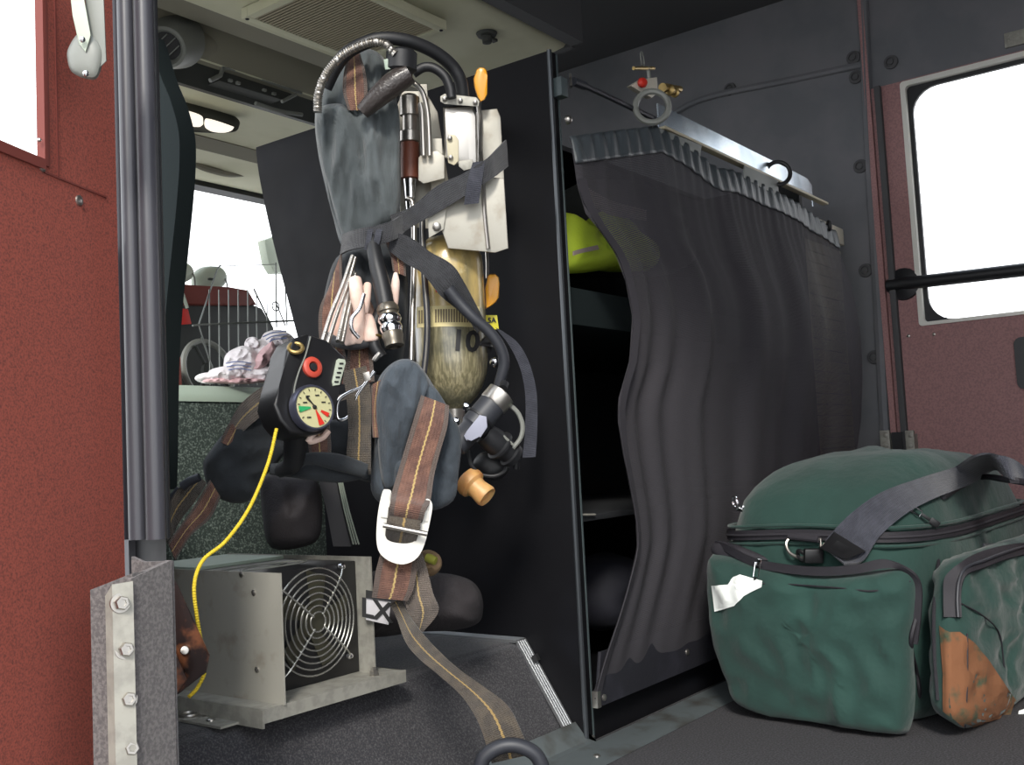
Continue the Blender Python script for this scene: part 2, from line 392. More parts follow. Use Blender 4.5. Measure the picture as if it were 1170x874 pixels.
M['cloth_blue'] = mat('cloth_blue', srgb(92, 108, 150), .9); M['cloth_pink'] = mat('cloth_pink', srgb(196, 162, 164), .9, bump2=.6, bump=.3, bs2=30)
M['red_trim'] = mat('red_trim', srgb(112, 50, 42), .6); M['dash'] = mat('dash', srgb(34, 38, 36), .6); M['sig_red'] = mat('sig_red', srgb(196, 44, 36), .5)
M['wire'] = mat('wire', srgb(120, 124, 120), .4, metal=.7)
M['grille_wire'] = mat('grille_wire', srgb(210, 210, 204), .25, metal=.9)
M['rust'] = mat('rust', srgb(36, 26, 25), .4, col2=srgb(146, 90, 58), cs=24, cr=(.5, .7), metal=.3)
M['lamp_lens'] = mat('lamp_lens', srgb(250, 240, 225), .4)
M['grey_plastic'] = mat('grey_plastic', srgb(120, 122, 116), .45); M['far_grey'] = mat('far_grey', srgb(168, 176, 160), .5)
M['kit_bag'] = mat('kit_bag', srgb(46, 42, 44), .85, bump=.5, bs=400, bump2=.5, bs2=16)
M['tan'] = mat('tan', srgb(132, 108, 80), .85, col2=srgb(104, 84, 62), cs=30, bump=.5, bs=100)
M['pale_label'] = mat('pale_label', srgb(190, 188, 192), .6)
M['fan_blade'] = mat('fan_blade', srgb(56, 54, 42), .5)
M['asphalt'] = mat('asphalt', srgb(150, 148, 144), .95, bump=.4, bs=40)
M['brass'] = mat('brass', srgb(150, 128, 80), .4, metal=.7)
gl = mat('glass', (1, 1, 1), .02); nt = gl.node_tree; g = nt.nodes.new('ShaderNodeBsdfTransparent'); gg = nt.nodes.new('ShaderNodeBsdfGlossy'); gg.inputs['Roughness'].default_value = .03
mx = nt.nodes.new('ShaderNodeMixShader'); mx.inputs[0].default_value = .05; nt.links.new(g.outputs[0], mx.inputs[1]); nt.links.new(gg.outputs[0], mx.inputs[2]); nt.links.new(mx.outputs[0], nt.nodes['Material Output'].inputs[0])
M['glass'] = gl
lz = bpy.data.materials.new('lit_lens'); lz.use_nodes = True; bs = lz.node_tree.nodes['Principled BSDF']; bs.inputs['Base Color'].default_value = (.9, .85, .75, 1); bs.inputs['Emission Color'].default_value = (1, .92, .8, 1); bs.inputs['Emission Strength'].default_value = .9
M['lit_lens'] = lz
# mesh net: UV in metres, holes punched by two crossed waves
net = mat('net', srgb(58, 56, 61), .85); nt = net.node_tree; nd = nt.nodes; ln = nt.links
uvn = nd.new('ShaderNodeUVMap'); sp = nd.new('ShaderNodeSeparateXYZ'); ln.new(uvn.outputs[0], sp.inputs[0])
def mth(op, a, b=None):
    n = nd.new('ShaderNodeMath'); n.operation = op
    for i, x in enumerate((a, b)):
        if x is None: continue
        if isinstance(x, (int, float)): n.inputs[i].default_value = x
        else: ln.new(x, n.inputs[i])
    return n.outputs[0]
pitch = 2 * math.pi / .0042
su = mth('SINE', mth('MULTIPLY', mth('ADD', sp.outputs[0], sp.outputs[1]), pitch * .7)); sv = mth('SINE', mth('MULTIPLY', mth('SUBTRACT', sp.outputs[0], sp.outputs[1]), pitch * .7))
hole = mth('GREATER_THAN', mth('MULTIPLY', su, sv), .55)
tr = nd.new('ShaderNodeBsdfTransparent'); mx = nd.new('ShaderNodeMixShader'); ln.new(hole, mx.inputs[0]); ln.new(nd['Principled BSDF'].outputs[0], mx.inputs[1]); ln.new(tr.outputs[0], mx.inputs[2]); ln.new(mx.outputs[0], nd['Material Output'].inputs[0])
M['net'] = net
# ================================================================== SETTING
XF, YC, XC = 3.05, 1.0, 1.49
X_, Y_, Z_ = V((1,0,0)), V((0,1,0)), V((0,0,1))
bm = B(); box(bm, (.55, -1.2, -.06), (XF, 1.02, 0)); struct('floor', bm, M['floor'])
bm = B(); prism(bm, [V((.655, 1.02, -.06)), V((.655, 1.12, -.06)), V((1.83, 3.2, -.06)), V((XF, 3.2, -.06)), V((XF, 1.02, -.06))], (0, 0, .06)); struct('floor_front', bm, M['vinyl_dark'])
bm = B(); box(bm, (-14, -14, -.95), (20, 14, -.9)); g = struct('ground', bm, M['asphalt'])
# rear roof with a raised welt, dark
bm = B(); box(bm, (.55, -1.2, 1.88), (XF + .05, 1.45, 1.94))
box(bm, (.655, 1.43, 1.6), (2.3, 1.47, 1.9)); box(bm, (2.3, 1.45, 1.88), (XF + .05, 3.2, 1.94)); box(bm, (2.3, 1.47, 1.6), (2.32, 2.7, 1.88)); struct('ceiling', bm, M['vinyl_dark'])
# walls
yd = PX(1012, 300, XF).y; yw = PX(1043, 230, XF).y; zt = PX(1035, 97, XF).z; zb = PX(1050, 371, XF).z
zh = PX(1020, 97, XF).z
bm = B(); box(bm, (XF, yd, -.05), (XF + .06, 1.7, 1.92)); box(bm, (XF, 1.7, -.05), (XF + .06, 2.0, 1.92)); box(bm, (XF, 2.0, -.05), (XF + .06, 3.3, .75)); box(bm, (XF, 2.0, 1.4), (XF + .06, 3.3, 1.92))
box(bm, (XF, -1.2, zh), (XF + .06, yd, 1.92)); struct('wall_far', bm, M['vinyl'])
bm = B(); box(bm, (.5, -1.25, -.05), (XF + .06, -1.2, 1.94)); struct('wall_rear_unseen', bm, M['vinyl'])  # unseen rear wall, added to block light from behind
TW = .56                                            # invented taper of the cab side, so bright sky fills the door window
def wx(y): return .652 + TW * (y - 1.13)
bm = B()
for a, b, y0, y1 in ((0, .72, 1.13, 3.2), (1.42, 1.72, 1.13, 3.2), (.72, 1.42, 2.9, 3.2)):
    prism(bm, [V((wx(y0), y0, a)), V((wx(y1), y1, a)), V((wx(y1) - .03, y1, a)), V((wx(y0) - .012, y0, a))], (0, 0, b - a))
box(bm, (.6, -1.2, 1.72), (.65, 1.14, 1.9)); struct('wall_near', bm, M['vinyl_dark'])
# seams, welts and buttons of the padded far wall
bm = B()
def welt(bm, pts, r=.011): tube(bm, [PX(x, y, XF - .004) for x, y in pts], r, 8, 4)
welt(bm, [(752, 142), (800, 114), (900, 92), (985, 74)]); tube(bm, [PX(986, -5, XF - .005), PX(992, 130, XF - .005), PX(1003, 330, XF - .005), PX(1012, 498, XF - .005)], .016, 8, 4)
welt(bm, [(700, 45), (745, 35), (850, 8), (900, -6)], .012)
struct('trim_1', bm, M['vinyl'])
bm = B()
for x, y in ((834, 102), (975, 66), (978, 88), (983, 190), (989, 309), (999, 408), (1018, 71)):
    c = PX(x, y, XF - .004); lathe(bm, c, -X_, [(0, .021), (.004, .02), (.005, .013), (.002, .012), (.002, .009), (.006, .008), (.007, 0)], 20)
struct('trim_2', bm, M['vinyl_dark'])
# far door
bm = B()
yr = yw - .58
box(bm, (XF - .012, -1.0, -.02), (XF + .05, yd, zb)); box(bm, (XF - .012, yw, zb), (XF + .05, yd, zh)); box(bm, (XF - .012, -1.0, zb), (XF + .05, yr, zh)); box(bm, (XF - .012, yr, zt), (XF + .05, yw, zh + .001))
door = struct('door_1', bm, M['red_far'])
bm = B(); box(bm, (XF - .02, yd + .002, .0), (XF - .001, yd + .018, zh + .32)); struct('trim_3', bm, M['red_far'])
bm = B(); box(bm, (XF - .03, yd - .03, .15), (XF - .008, yd - .012, zh), .004); struct('trim_4', bm, M['vinyl_dark'])
# door window: metal frame, rounded rubber, bar, pane
def rrect(y0, y1, z0, z1, r, x, n=6):
    out = []
    for cy, cz, a in ((y1 - r, z1 - r, 0), (y0 + r, z1 - r, 90), (y0 + r, z0 + r, 180), (y1 - r, z0 + r, 270)):
        for i in range(n + 1):
            t = math.radians(a + 90 * i / n); out.append(V((x, cy + r * math.cos(t), cz + r * math.sin(t))))
    return out
def frame_ring(bm, outer, inner, ext):
    n = len(outer); ext = V(ext)
    A = [bm.verts.new(p) for p in outer]; Bv = [bm.verts.new(p) for p in inner]; C = [bm.verts.new(p + ext) for p in outer]; D = [bm.verts.new(p + ext) for p in inner]
    for i in range(n):
        j = (i + 1) % n
        bm.faces.new([A[i], A[j], Bv[j], Bv[i]]); bm.faces.new([C[i], D[i], D[j], C[j]]); bm.faces.new([A[i], C[i], C[j], A[j]]); bm.faces.new([Bv[i], Bv[j], D[j], D[i]])
bm = B(); frame_ring(bm, rrect(yr - .006, yw + .006, zb - .006, zt + .006, .01, XF - .018), rrect(yr + .006, yw - .008, zb + .004, zt - .008, .012, XF - .018), (.05, 0, 0)); win = struct('window_1', bm, M['white_metal'])
bm = B(); frame_ring(bm, rrect(yr + .004, yw - .006, zb + .002, zt - .006, .01, XF + .0), rrect(yr + .014, yw - .02, zb + .006, zt - .02, .07, XF + .0), (.012, 0, 0)); obj('rubber_seal', bm, M['rubber_dk'], win)
bm = B(); box(bm, (XF + .006, yr, zb), (XF + .009, yw, zt)); obj('pane', bm, M['glass'], win)
a, b = PX(1034, 324, XF - .02), PX(1172, 308, XF - .02)
bm = B(); tube(bm, [a + Y_ * .05, a, b, b - Y_ * .6], .0185, 12, 1, smooth=False); lathe(bm, PX(1033, 325, XF - .006), -X_, [(0, .05), (.012, .045), (.02, .02), (.03, .0)], 20)
bl = obj('guard_bar', bm, M['rubber_dk'], win)
# latch recess + sticker
c = PX(1168, 415, XF - .012); bm = B(); prism(bm, [p for p in rrect(c.y - .06, c.y + .015, c.z - .07, c.z + .07, .018, XF - .022)], (.01, 0, 0)); obj('latch_recess', bm, M['vinyl_dark'], door)
p0, p1 = PX(1147, 38, XF - .004), PX(1147, 56, XF - .004)
bm = B(); box(bm, (XF - .008, p0.y - .09, p1.z), (XF - .001, p0.y, p0.z - .002), .002); bolt(bm, PX(1152, 46, XF - .008), -X_, .004, .003)
tag(obj('metal_plate', bm, M['alu_dull']), 'small riveted metal plate on the grey wall above the right window', 'plate')
bm = B()
for x, y in ((1067, 382), (1038, 384)): bolt(bm, PX(x, y, XF - .012), -X_, .005, .003)
obj('screw', bm, M['chrome_soft'], door)
for i, (x0, x1) in enumerate(((1005, 1019), (1034, 1047))):
    a, b = PX(x0, 492, XF - .045), PX(x1, 530, XF - .045)
    bm = B(); box(bm, (XF - .048, b.y, b.z - .1), (XF - .036, a.y, a.z), .002); box(bm, (XF - .04, b.y, b.z - .1), (XF - .012, b.y + .006, a.z - .01)); bolt(bm, PX((x0 + x1) / 2, 497, XF - .048), -X_, .008, .004); bolt(bm, PX((x0 + x1) / 2, 509, XF - .048), -X_, .008, .004)
    tag(obj('hinge_bracket', bm, M['alu_dull']), ('left' if i == 0 else 'right') + ' one of two bolted alloy brackets just above the green bag', 'bracket')
bm = B(); a, b = PX(1019, 494, XF - .03), PX(1034, 530, XF - .03); box(bm, (XF - .034, b.y, b.z - .1), (XF - .012, a.y, a.z)); obj('hinge_backing', bm, M['rubber_dk'], door)

# ---- carpeted engine platform
pA = PX(600, 731, XC); pB = PX(661, 838, XC); zp = pA.z; yb = pA.y
print('platform', pA, pB, 'door y', yd, 'win', yw, zt, zb)
bm = B()
prof = crom([(pB.y - .012, .0), (pB.y + .01, .012), ((pA.y + pB.y)/2 + .002, zp * .5), (yb - .012, zp - .016), (yb + .012, zp - .003), (yb + .06, zp), (1.5, zp), (1.74, zp)], 4)
pts = [V((.66, y, z)) for y, z in prof] + [V((.66, 1.74, .0)), V((.66, prof[0][0], .0))]
prism(bm, pts, (XC - .662, 0, 0))
for v in bm.verts: v.co.x = max(v.co.x, wx(v.co.y) + .006)
tag(obj('carpeted_platform', bm, M['carpet'], auto=60), 'dark carpet covered engine platform under the fan box and hanging pack', 'platform')
# alloy nosing strip along its right edge
bm = B(); d0 = V((0, 0, .004))
q = [PX(524, 722, XC), pA + V((0, .0, .004)), pB + V((0, -.006, .0))]
xo = XC - .028
def nosing(y0, z0, y1, z1, lift=.004, x0=xo, x1=XC - .001):
    t = V((0, y1 - y0, z1 - z0)).normalized(); n = V((0, t.z, -t.y)); 
    if n.z < 0: n = -n
    a = V((x0, y0, z0)) + n * lift; b = V((x0, y1, z1)) + n * lift
    prism(bm, [a, b, b - n * .005, a - n * .005], (x1 - x0, 0, 0))
    for k in range(4): 
        xx = x0 + .004 + k * (x1 - x0 - .008) / 3
        tube(bm, [V((xx, a.y, a.z)), V((xx, b.y, b.z))], .0013, 5, 1, smooth=False)
nosing(1.73, zp, yb - .002, zp); nosing(yb, zp, pB.y - .003, .004)
ns = tag(obj('nosing_strip', bm, M['alu'], auto=30), 'ribbed bright alloy edge strip down the right end of the carpeted platform', 'edge strip')
bm = B(); c = V((xo + .015, (yb + pB.y) / 2 + .012, zp * .62)); n = V((0, -(zp), (yb - pB.y))).normalized(); n = n if n.z > 0 else -n
c = PX(612, 753, XC - .014); obox(bm, c + V((0, -.001, .002)), X_, V((0, n.z, -n.y)), n, .007, .012, .01); obj('slot', bm, M['ink'], ns)
# threshold strip along cabinet foot
bm = B(); xa, xb = 1.10, 2.6
prism(bm, [V((xa, .905, .001)), V((xa, .925, .006)), V((xa, .982, .006)), V((xa, .986, .001))], (xb - xa, 0, 0))
prism(bm, [V((1.1, .978, .004)), V((1.1, 1.0, .008)), V((1.1, 1.02, .035)), V((1.1, .99, .001))], (.395, 0, 0))
ts = tag(obj('threshold_strip', bm, M['threshold'], auto=20), 'worn grey metal threshold strip screwed to the floor along the black cabinet', 'threshold strip')
for x, y in ((676, 842), (682, 864), (739, 800), (765, 793), (792, 781), (817, 776), (660, 845)):
    bm = B(); bolt(bm, PZ(x, y, .006), Z_, .006, .004); obj('screw', bm, M['chrome_soft'], ts, label='pan head screw')

# ---- black cabinet
ctop = PY(622, 55, YC).z
bm = B()
left = [(292, 168), (296, 200), (306, 250), (318, 300), (331, 350), (344, 400), (356, 450), (366, 520), (372, 600), (376, 700)]
edge = crom([tuple(PX(x, y, XC)) for x, y in left], 4)
pts = [V((XC, YC, 0)), V((XC, YC, ctop))] + [V(p) for p in edge] + [V((XC, 1.62, 0))]
pl = PX(292, 168, XC); print('cabinet top', ctop, 'left top', pl)
cab = thing('gear_cabinet', (2.2, 1.3, 0), 'tall black powder coated gear cabinet with mesh curtain front', 'cabinet')
prism(bm, pts, (.024, 0, 0), .003); obj('side_panel', bm, M['black_coat'], cab, auto=25)
bm = B(); tube(bm, [V((XC + .001, YC - .001, .01)), V((XC + .001, YC - .001, ctop))], .0045, 8, 1, smooth=False); obj('panel_edge', bm, M['black_edge'], cab, label='worn bright front edge')
XFR = 2.735
fl = PY(645, 300, YC).x - PY(634, 300, YC).x
x_in = PY(648, 300, YC).x; print('flange', x_in)
bm = B(); box(bm, (XC + .024, YC - .002, .0), (x_in, YC + .03, ctop - .0), .002); obj('front_flange', bm, M['flange'], cab)
bm = B(); box(bm, (XC + .024, 1.62, 0), (XFR, 1.64, ctop)); obj('back_panel', bm, M['locker_in'], cab)
bm = B(); box(bm, (XC + .024, YC + .3, ctop - .012), (XFR, 1.62, ctop)); obj('top_panel', bm, M['locker_in'], cab)
bm = B(); box(bm, (XFR - .02, YC + .02, 0), (XFR, 1.62, ctop)); obj('side_panel', bm, M['locker_in'], cab)
zs1 = PY(660, 330, 1.04).z; zs2 = PY(670, 588, 1.04).z
bm = B(); box(bm, (XC + .024, YC + .035, zs1 - .07), (XFR - .02, 1.62, zs1), .003); obj('shelf', bm, M['blue_black'], cab)
bm = B(); box(bm, (XC + .024, YC + .035, zs2 - .012), (XFR - .02, 1.62, zs2), .003); obj('shelf', bm, M['locker_in'], cab)
bm = B(); tube(bm, [PY(658, 588, 1.03), PY(680, 588, 1.03)], .002, 6, 1, smooth=False); obj('shelf_edge_glint', bm, M['alu_dull'], cab)  # thin pale strip painting the highlight on the lower shelf edge
bm = B(); zsill = PY(676, 800, YC).z; box(bm, (XC + .024, YC, 0), (XFR, YC + .6, zsill * .8), .002); obj('sill', bm, M['black_coat'], cab)
# ================================================================== NEAR DOOR, PILLAR
ang = math.radians(11.6)
dfar = fw0 * math.cos(ang) + rt0 * math.sin(ang)          # along the door, away from the camera
da = -dfar; dn = V((dfar.y, -dfar.x, 0))                  # dn: towards the viewer's right
Hn = EYE + fw0 * 1.06 + rt0 * (1.06 * (124 - 585) / F)
def S(px, py): p = PP(px, py, Hn, dn); return (p - Hn).dot(da), p.z
(sw, zwb), (s0, z0) = S(50, 185), S(0, 165)
def dbox(bm, s0, s1, z0, z1, n0, n1, bev=0):
    o = Hn + da * ((s0 + s1) / 2) + dn * ((n0 + n1) / 2); o.z = (z0 + z1) / 2
    obox(bm, o, da, dn, Z_, abs(s1 - s0), abs(n1 - n0), z1 - z0, bev)
bm = B(); L = .72
dbox(bm, -.02, L, -.35, zwb - .05, -.03, 0); dbox(bm, -.02, L, zwb - .05, zwb, -.006, 0); dbox(bm, -.02, sw, zwb, 1.75, -.006, 0); dbox(bm, L - .06, L, zwb, 1.75, -.006, 0); dbox(bm, sw, L - .06, 1.6, 1.75, -.006, 0)
nd_ = struct('door_2', bm, M['red_door'])
bm = B(); dbox(bm, sw - .006, sw + .002, zwb - .004, 1.6, -.006, .003, .001); dbox(bm, sw, L - .06, zwb - .008, zwb + .002, -.006, .003); obj('window_frame', bm, M['red_trim'], nd_)
bm = B(); dbox(bm, sw, L - .06, zwb, 1.6, -.006, -.004); obj('pane', bm, M['glass'], nd_)
bm = B(); s1, _ = S(64, 100); dbox(bm, s1 - .001, s1 + .001, zwb - .01, 1.6, -.002, .0012); dbox(bm, 0, sw, zwb - .011, zwb - .009, -.002, .0012); obj('panel_seam', bm, M['red_trim'], nd_)
for x, y, r in ((48, 192, .004), (90, 229, .0055), (44, 160, .002)):
    bm = B(); bolt(bm, PP(x, y, Hn, dn), dn, r, .003); obj('screw', bm, M['chrome_soft'], nd_)
# door closer arm, upper left
ar = thing('door_closer', P(98, 60, .98), 'grey plastic door closer arm above the red door', 'door closer')
bm = B(); puff(bm, pxs([(78, 55), (77, 68), (82, 82), (98, 90), (112, 88), (118, 60), (108, 40), (90, 38)], .985), -ray(98, 60), .012, .012); obj('joint_cover', bm, M['grey_plastic'], ar)
bm = B(); prism(bm, pxs([(78, -25), (92, -25), (104, 40), (98, 60), (90, 50), (83, 18)], .972), ray(98, 0) * .008, .002); obj('arm', bm, M['far_grey'], ar)
bm = B(); prism(bm, pxs([(96, -25), (118, -25), (122, 70), (104, 88), (100, 40)], .98), ray(98, 0) * .014, .003); obj('side_plate', bm, M['grey_plastic'], ar)
for x, y in ((94, 45), (98, 84)):
    bm = B(); bolt(bm, P(x, y, .968), -ray(x, y), .003, .003); obj('screw', bm, M['chrome'], ar)
# pillar with rubber seals
zpb = .425
bm = B(); prism(bm, [V((.652, .958, .0)), V((.652, 1.13, .0)), V((.70, 1.13, .0)), V((.70, 1.037, .0))], (0, 0, 1.7), .002); pil = struct('wall_pillar', bm, M['rubber_dk'])
def vt(px, r, x=.645, z0=zpb, m='seal', nm='door_seal', py=300):
    p = PX(px, py, x); bm = B(); tube(bm, [V((p.x, p.y, z0)), V((p.x, p.y, 1.72))], r, 14, 1, smooth=False); return obj(nm, bm, M[m], pil)
vt(126, .0105, m='seal_lt'); vt(119, .007, m='seal_lt'); vt(140, .009, .638); vt(150.5, .0095, .634); vt(160, .004, .64, m='rubber_dk'); vt(171, .0105, .640); vt(182, .005, .652, m='rubber_dk')
bm = B(); p = PX(110, 300, .64); p2 = PX(136, 300, .64); box(bm, (.644, p2.y, .0), (.66, p.y, 1.7)); obj('flat_strip', bm, M['seal_lt'], pil)
# carpeted bracket with four bolts
dB = .86
br = thing('hinge_cover', P(150, 870, dB), 'felt covered upright bracket with four hex bolts beside the red door', 'bracket')
def plan(px, py, d): p = P(px, py, d); return p
zlow = .08
def upright(bm, pts, th, zt_list, mi=0):
    """thin wall along plan points (px at y=760, depth) with sloping top given by py"""
    top = [P(px, py, d) for px, py, d in pts]
    n = V((0, 0, 0))
    for i in range(len(pts) - 1):
        a, b = top[i], top[i + 1]; t = V((b.x - a.x, b.y - a.y, 0)).normalized(); nn = V((t.y, -t.x, 0))
        if nn.dot(fw0) < 0: nn = -nn
        A = [V((a.x, a.y, zlow - .12)), V((b.x, b.y, zlow - .12)), b, a]
        prism(bm, A, nn * th)
    return top
bm = B(); upright(bm, [(103, 674, .885), (151, 655, .872)], .02, 0); obj('felt_backing', bm, M['felt'], br)
bm = B(); T = upright(bm, [(120, 681, .862), (128, 668, .858), (152, 664, .866)], .003, 0); obj('metal_plate', bm, M['alu_dull'], br)
bm = B(); upright(bm, [(150, 661, .868), (196, 640, .92)], .006, 0); upright(bm, [(150, 636, .93), (163, 642, .925), (197, 641, .925)], .004, 0); obj('felt_panel', bm, M['felt'], br)
for x, y in ((137, 689), (142, 742), (145, 799), (148, 855)):
    bm = B(); bolt(bm, P(x, y, .861), -ray(x, y) - V((0, 0, 0)) + rt0 * .35, .0058, .0075, True); obj('hex_bolt', bm, M['chrome_soft'], br)
# rusty belt bracket and its foot plate
rb = thing('belt_anchor', PX(215, 800, .72), 'dark rust-worn metal anchor bracket beside the fan box', 'bracket')
bm = B(); prism(bm, pxs([(196, 655), (203, 668), (240, 748), (236, 768), (200, 796), (188, 790), (190, 690)], 1.06), ray(215, 740) * .012, .003); obj('arm', bm, M['rust'], rb)
bm = B(); prism(bm, pxs([(196, 735), (214, 776), (198, 798), (188, 798)], 1.04), ray(215, 740) * .02, .002); obj('web', bm, M['rust'], rb)
bm = B(); lathe(bm, P(211, 743, 1.058), -ray(211, 743), [(0, .005), (.003, .004), (.004, 0)], 14); obj('pin', bm, M['chrome_soft'], rb)
a = zp + .001
bm = B(); prism(bm, [PZ(188, 806, a), PZ(228, 808, a), PZ(242, 816, a), PZ(236, 822, a), PZ(190, 826, a)], (0, 0, .004), .001); ring(bm, PZ(216, 816, a + .005), Z_, .012, .002, 24, 6); obj('foot_plate', bm, M['chrome_soft'], rb)

# ================================================================== FRONT OF THE CAB
bm = B(); q = [tuple(PX(x, y, .95)) for x, y in ((170, 40), (183, 85), (195, 115), (204, 150), (205, 185), (202, 230), (196, 290), (190, 350), (186, 420), (184, 560))]
q = [V(p) for p in crom(q, 4)]; prism(bm, q + [q[-1] + Y_ * .25, q[0] + Y_ * .25], (.03, 0, 0), .004); struct('trim_5', bm, M['blue_black'])
# engine cover
ec = thing('engine_cover', (1.5, 2.45, zp), 'textured grey-green engine cover with rounded top painted pale for windscreen light', 'engine cover')
Ye = 2.33; z1 = PY(240, 459, Ye).z; z2 = PY(240, 441, Ye + .05).z
bm = B(); prism(bm, [V((1.46, Ye, 0)), V((1.46, Ye, z1)), V((1.46, Ye + .2, z1)), V((1.46, Ye + .2, 0))], (.9, 0, 0), .004); obj('body', bm, M['cover_tex'], ec)
bm = B(); pr = [(Ye - .004, z1), (Ye, z1 + .012), (Ye + .015, z1 + .024), (Ye + .05, z2), (Ye + .2, z2 + .002), (Ye + .2, z1)]
prism(bm, [V((1.46, y, z)) for y, z in pr], (.9, 0, 0)); obj('top_pad', bm, M['pale_trim'], ec, auto=50)  # pale colour stands in for windscreen light on the rounded edge
# crumpled cloth
def lump(bm, cx, cy, rx, ry, d, th, seed=0, mi=0, rot=0):
    out = []
    for k in range(16):
        a = 2 * math.pi * k / 16; r = 1 + .16 * noise.noise(V((math.cos(a) * 1.5 + seed, math.sin(a) * 1.5, seed)))
        x, y = rx * math.cos(a) * r, ry * math.sin(a) * r; out.append(P(cx + x * math.cos(rot) - y * math.sin(rot), cy + x * math.sin(rot) + y * math.cos(rot), d))
    puff(bm, out, -ray(cx, cy), th, th * .9, 10, 3, 2, .016, 26, mi=mi)
dc = (PY(270, 440, Ye + .06) - EYE).dot(fw)
bm = B()
lump(bm, 300, 412, 24, 24, dc + .05, .06, 1); lump(bm, 316, 390, 20, 13, dc + .06, .05, 2); lump(bm, 277, 414, 22, 18, dc, .05, 3); lump(bm, 258, 428, 22, 9, dc - .02, .04, 4); lump(bm, 238, 432, 16, 6, dc - .02, .03, 5); lump(bm, 305, 428, 28, 10, dc - .01, .04, 6); lump(bm, 288, 393, 9, 8, dc + .02, .03, 7)
cl = tag(obj('towel', bm, M['cloth_white']), 'crumpled white striped towel lying on the engine cover', 'towel')
bm = B()
for i in range(3): tube(bm, [P(258 + i*1, 415 + i * 4, dc - .052), P(272, 413 + i * 4, dc - .06), P(287, 415 + i * 4, dc - .052)], .0014, 6, 4)
for i in range(3): tube(bm, [P(300 + i*4, 385 + i*3, dc - .0), P(312, 380 + i * 4, dc - .002), P(328, 378 + i * 4, dc - .0)], .0016, 6, 4)
obj('blue_stripe', bm, M['cloth_blue'], cl)
bm = B(); lump(bm, 302, 408, 8, 20, dc - .02, .045, 9, rot=.6); lump(bm, 268, 435, 40, 3.5, dc - .04, .02, 10); obj('pink_fold', bm, M['cloth_pink'], cl)
# wire rack
bm = B(); Yr = 2.5; w_ = lambda pts, r=.0022, Y=Yr, n=3, sm=False: tube(bm, [PY(x, y, Y) for x, y in pts], r, 6, n, smooth=sm)
w_([(227, 371), (248, 308), (252, 303)]); w_([(227, 371), (247, 437)]); w_([(230, 385), (250, 440)]); w_([(220, 372), (227, 371), (345, 366)], .003)
for i, (x, y0) in enumerate(((239, 331), (250, 331), (261, 331), (272, 331), (283, 331), (293, 338), (305, 346))): w_([(x, y0), (x + 1, 440)], .002)
w_([(250, 303), (250, 304), (315, 302)], .0011); w_([(315, 300), (316, 374)], .0026); w_([(326, 330), (328, 372)], .0024); w_([(290, 330), (312, 376)], .0026); w_([(315, 345), (326, 372)], .0022)
ring(bm, PY(315, 350, Yr), -Y_, .014, .002, 16, 6); w_([(239, 437), (335, 434)], .0024)
tag(obj('wire_rack', bm, M['wire']), 'thin steel wire rack with hexagonal side standing behind the white towel', 'rack')
# driver seat, steering wheel
st = thing('front_seat', PY(240, 520, 2.80), 'dark front seat with red-brown top band below the windscreen', 'seat')
bm = B(); prism(bm, [PY(x, y, 2.80) for x, y in ((172, 345), (185, 343), (285, 346), (300, 352), (318, 385), (334, 425), (340, 470), (172, 480))], (0, .12, 0), .01); obj('backrest', bm, M['dash'], st)
bm = B(); box(bm, (1.72, 2.81, 0), (2.1, 2.92, .45), .02); obj('base', bm, M['dash'], st)
bm = B(); prism(bm, [PY(x, y, 2.79) for x, y in ((172, 326), (186, 321), (225, 326), (262, 328), (284, 331), (294, 348), (285, 349), (172, 349))], (0, .14, 0), .01); obj('top_band', bm, M['red_trim'], st)
bm = B(); prism(bm, [PY(x, y, 2.78) for x, y in ((204, 352), (215, 353), (219, 370), (207, 371))], (0, .01, 0), .002); obj('red_tag', bm, M['sig_red'], st)
bm = B(); tube(bm, [PY(x, y, 2.77) for x, y in ((183, 360), (188, 335), (196, 322), (206, 330), (214, 352))], .006, 8, 5); obj('piping', bm, M['far_grey'], st)
bm = B(); prism(bm, [PY(x, y, 2.62) for x, y in ((176, 403), (190, 404), (207, 408), (209, 450), (176, 450))], (0, .1, 0), .006); a = PY(176, 450, 2.62); b = PY(208, 450, 2.62); box(bm, (a.x + .01, 2.63, 0), (b.x - .01, 2.71, a.z + .01)); tag(obj('document_box', bm, M['red_trim']), 'dark red box at the windscreen side of the engine cover', 'box')
sw_ = thing('steering_wheel', PY(235, 430, 2.70), 'grey steering wheel rim rising behind the wire rack', 'steering wheel')
bm = B(); ring(bm, PY(238, 424, 2.70), V((.1, -1, .2)), .098, .010, 36, 8); obj('rim', bm, M['grey_plastic'], sw_)
bm = B()
for a in (-.5, 2.1, 4.2):
    c = PY(238, 424, 2.70); tube(bm, [c + V((0,0,0)), c + X_ * .09 * math.cos(a) + Z_ * .09 * math.sin(a)], .006, 8, 1, smooth=False)
lathe(bm, PY(238, 424, 2.70), (0, -1, .1), [(0, .028), (.012, .026), (.016, 0)], 20); tube(bm, [PY(238, 424, 2.70), V((PY(238, 424, 2.70).x, 2.7, 0))], .02, 10, 3); obj('spokes', bm, M['dash'], sw_)
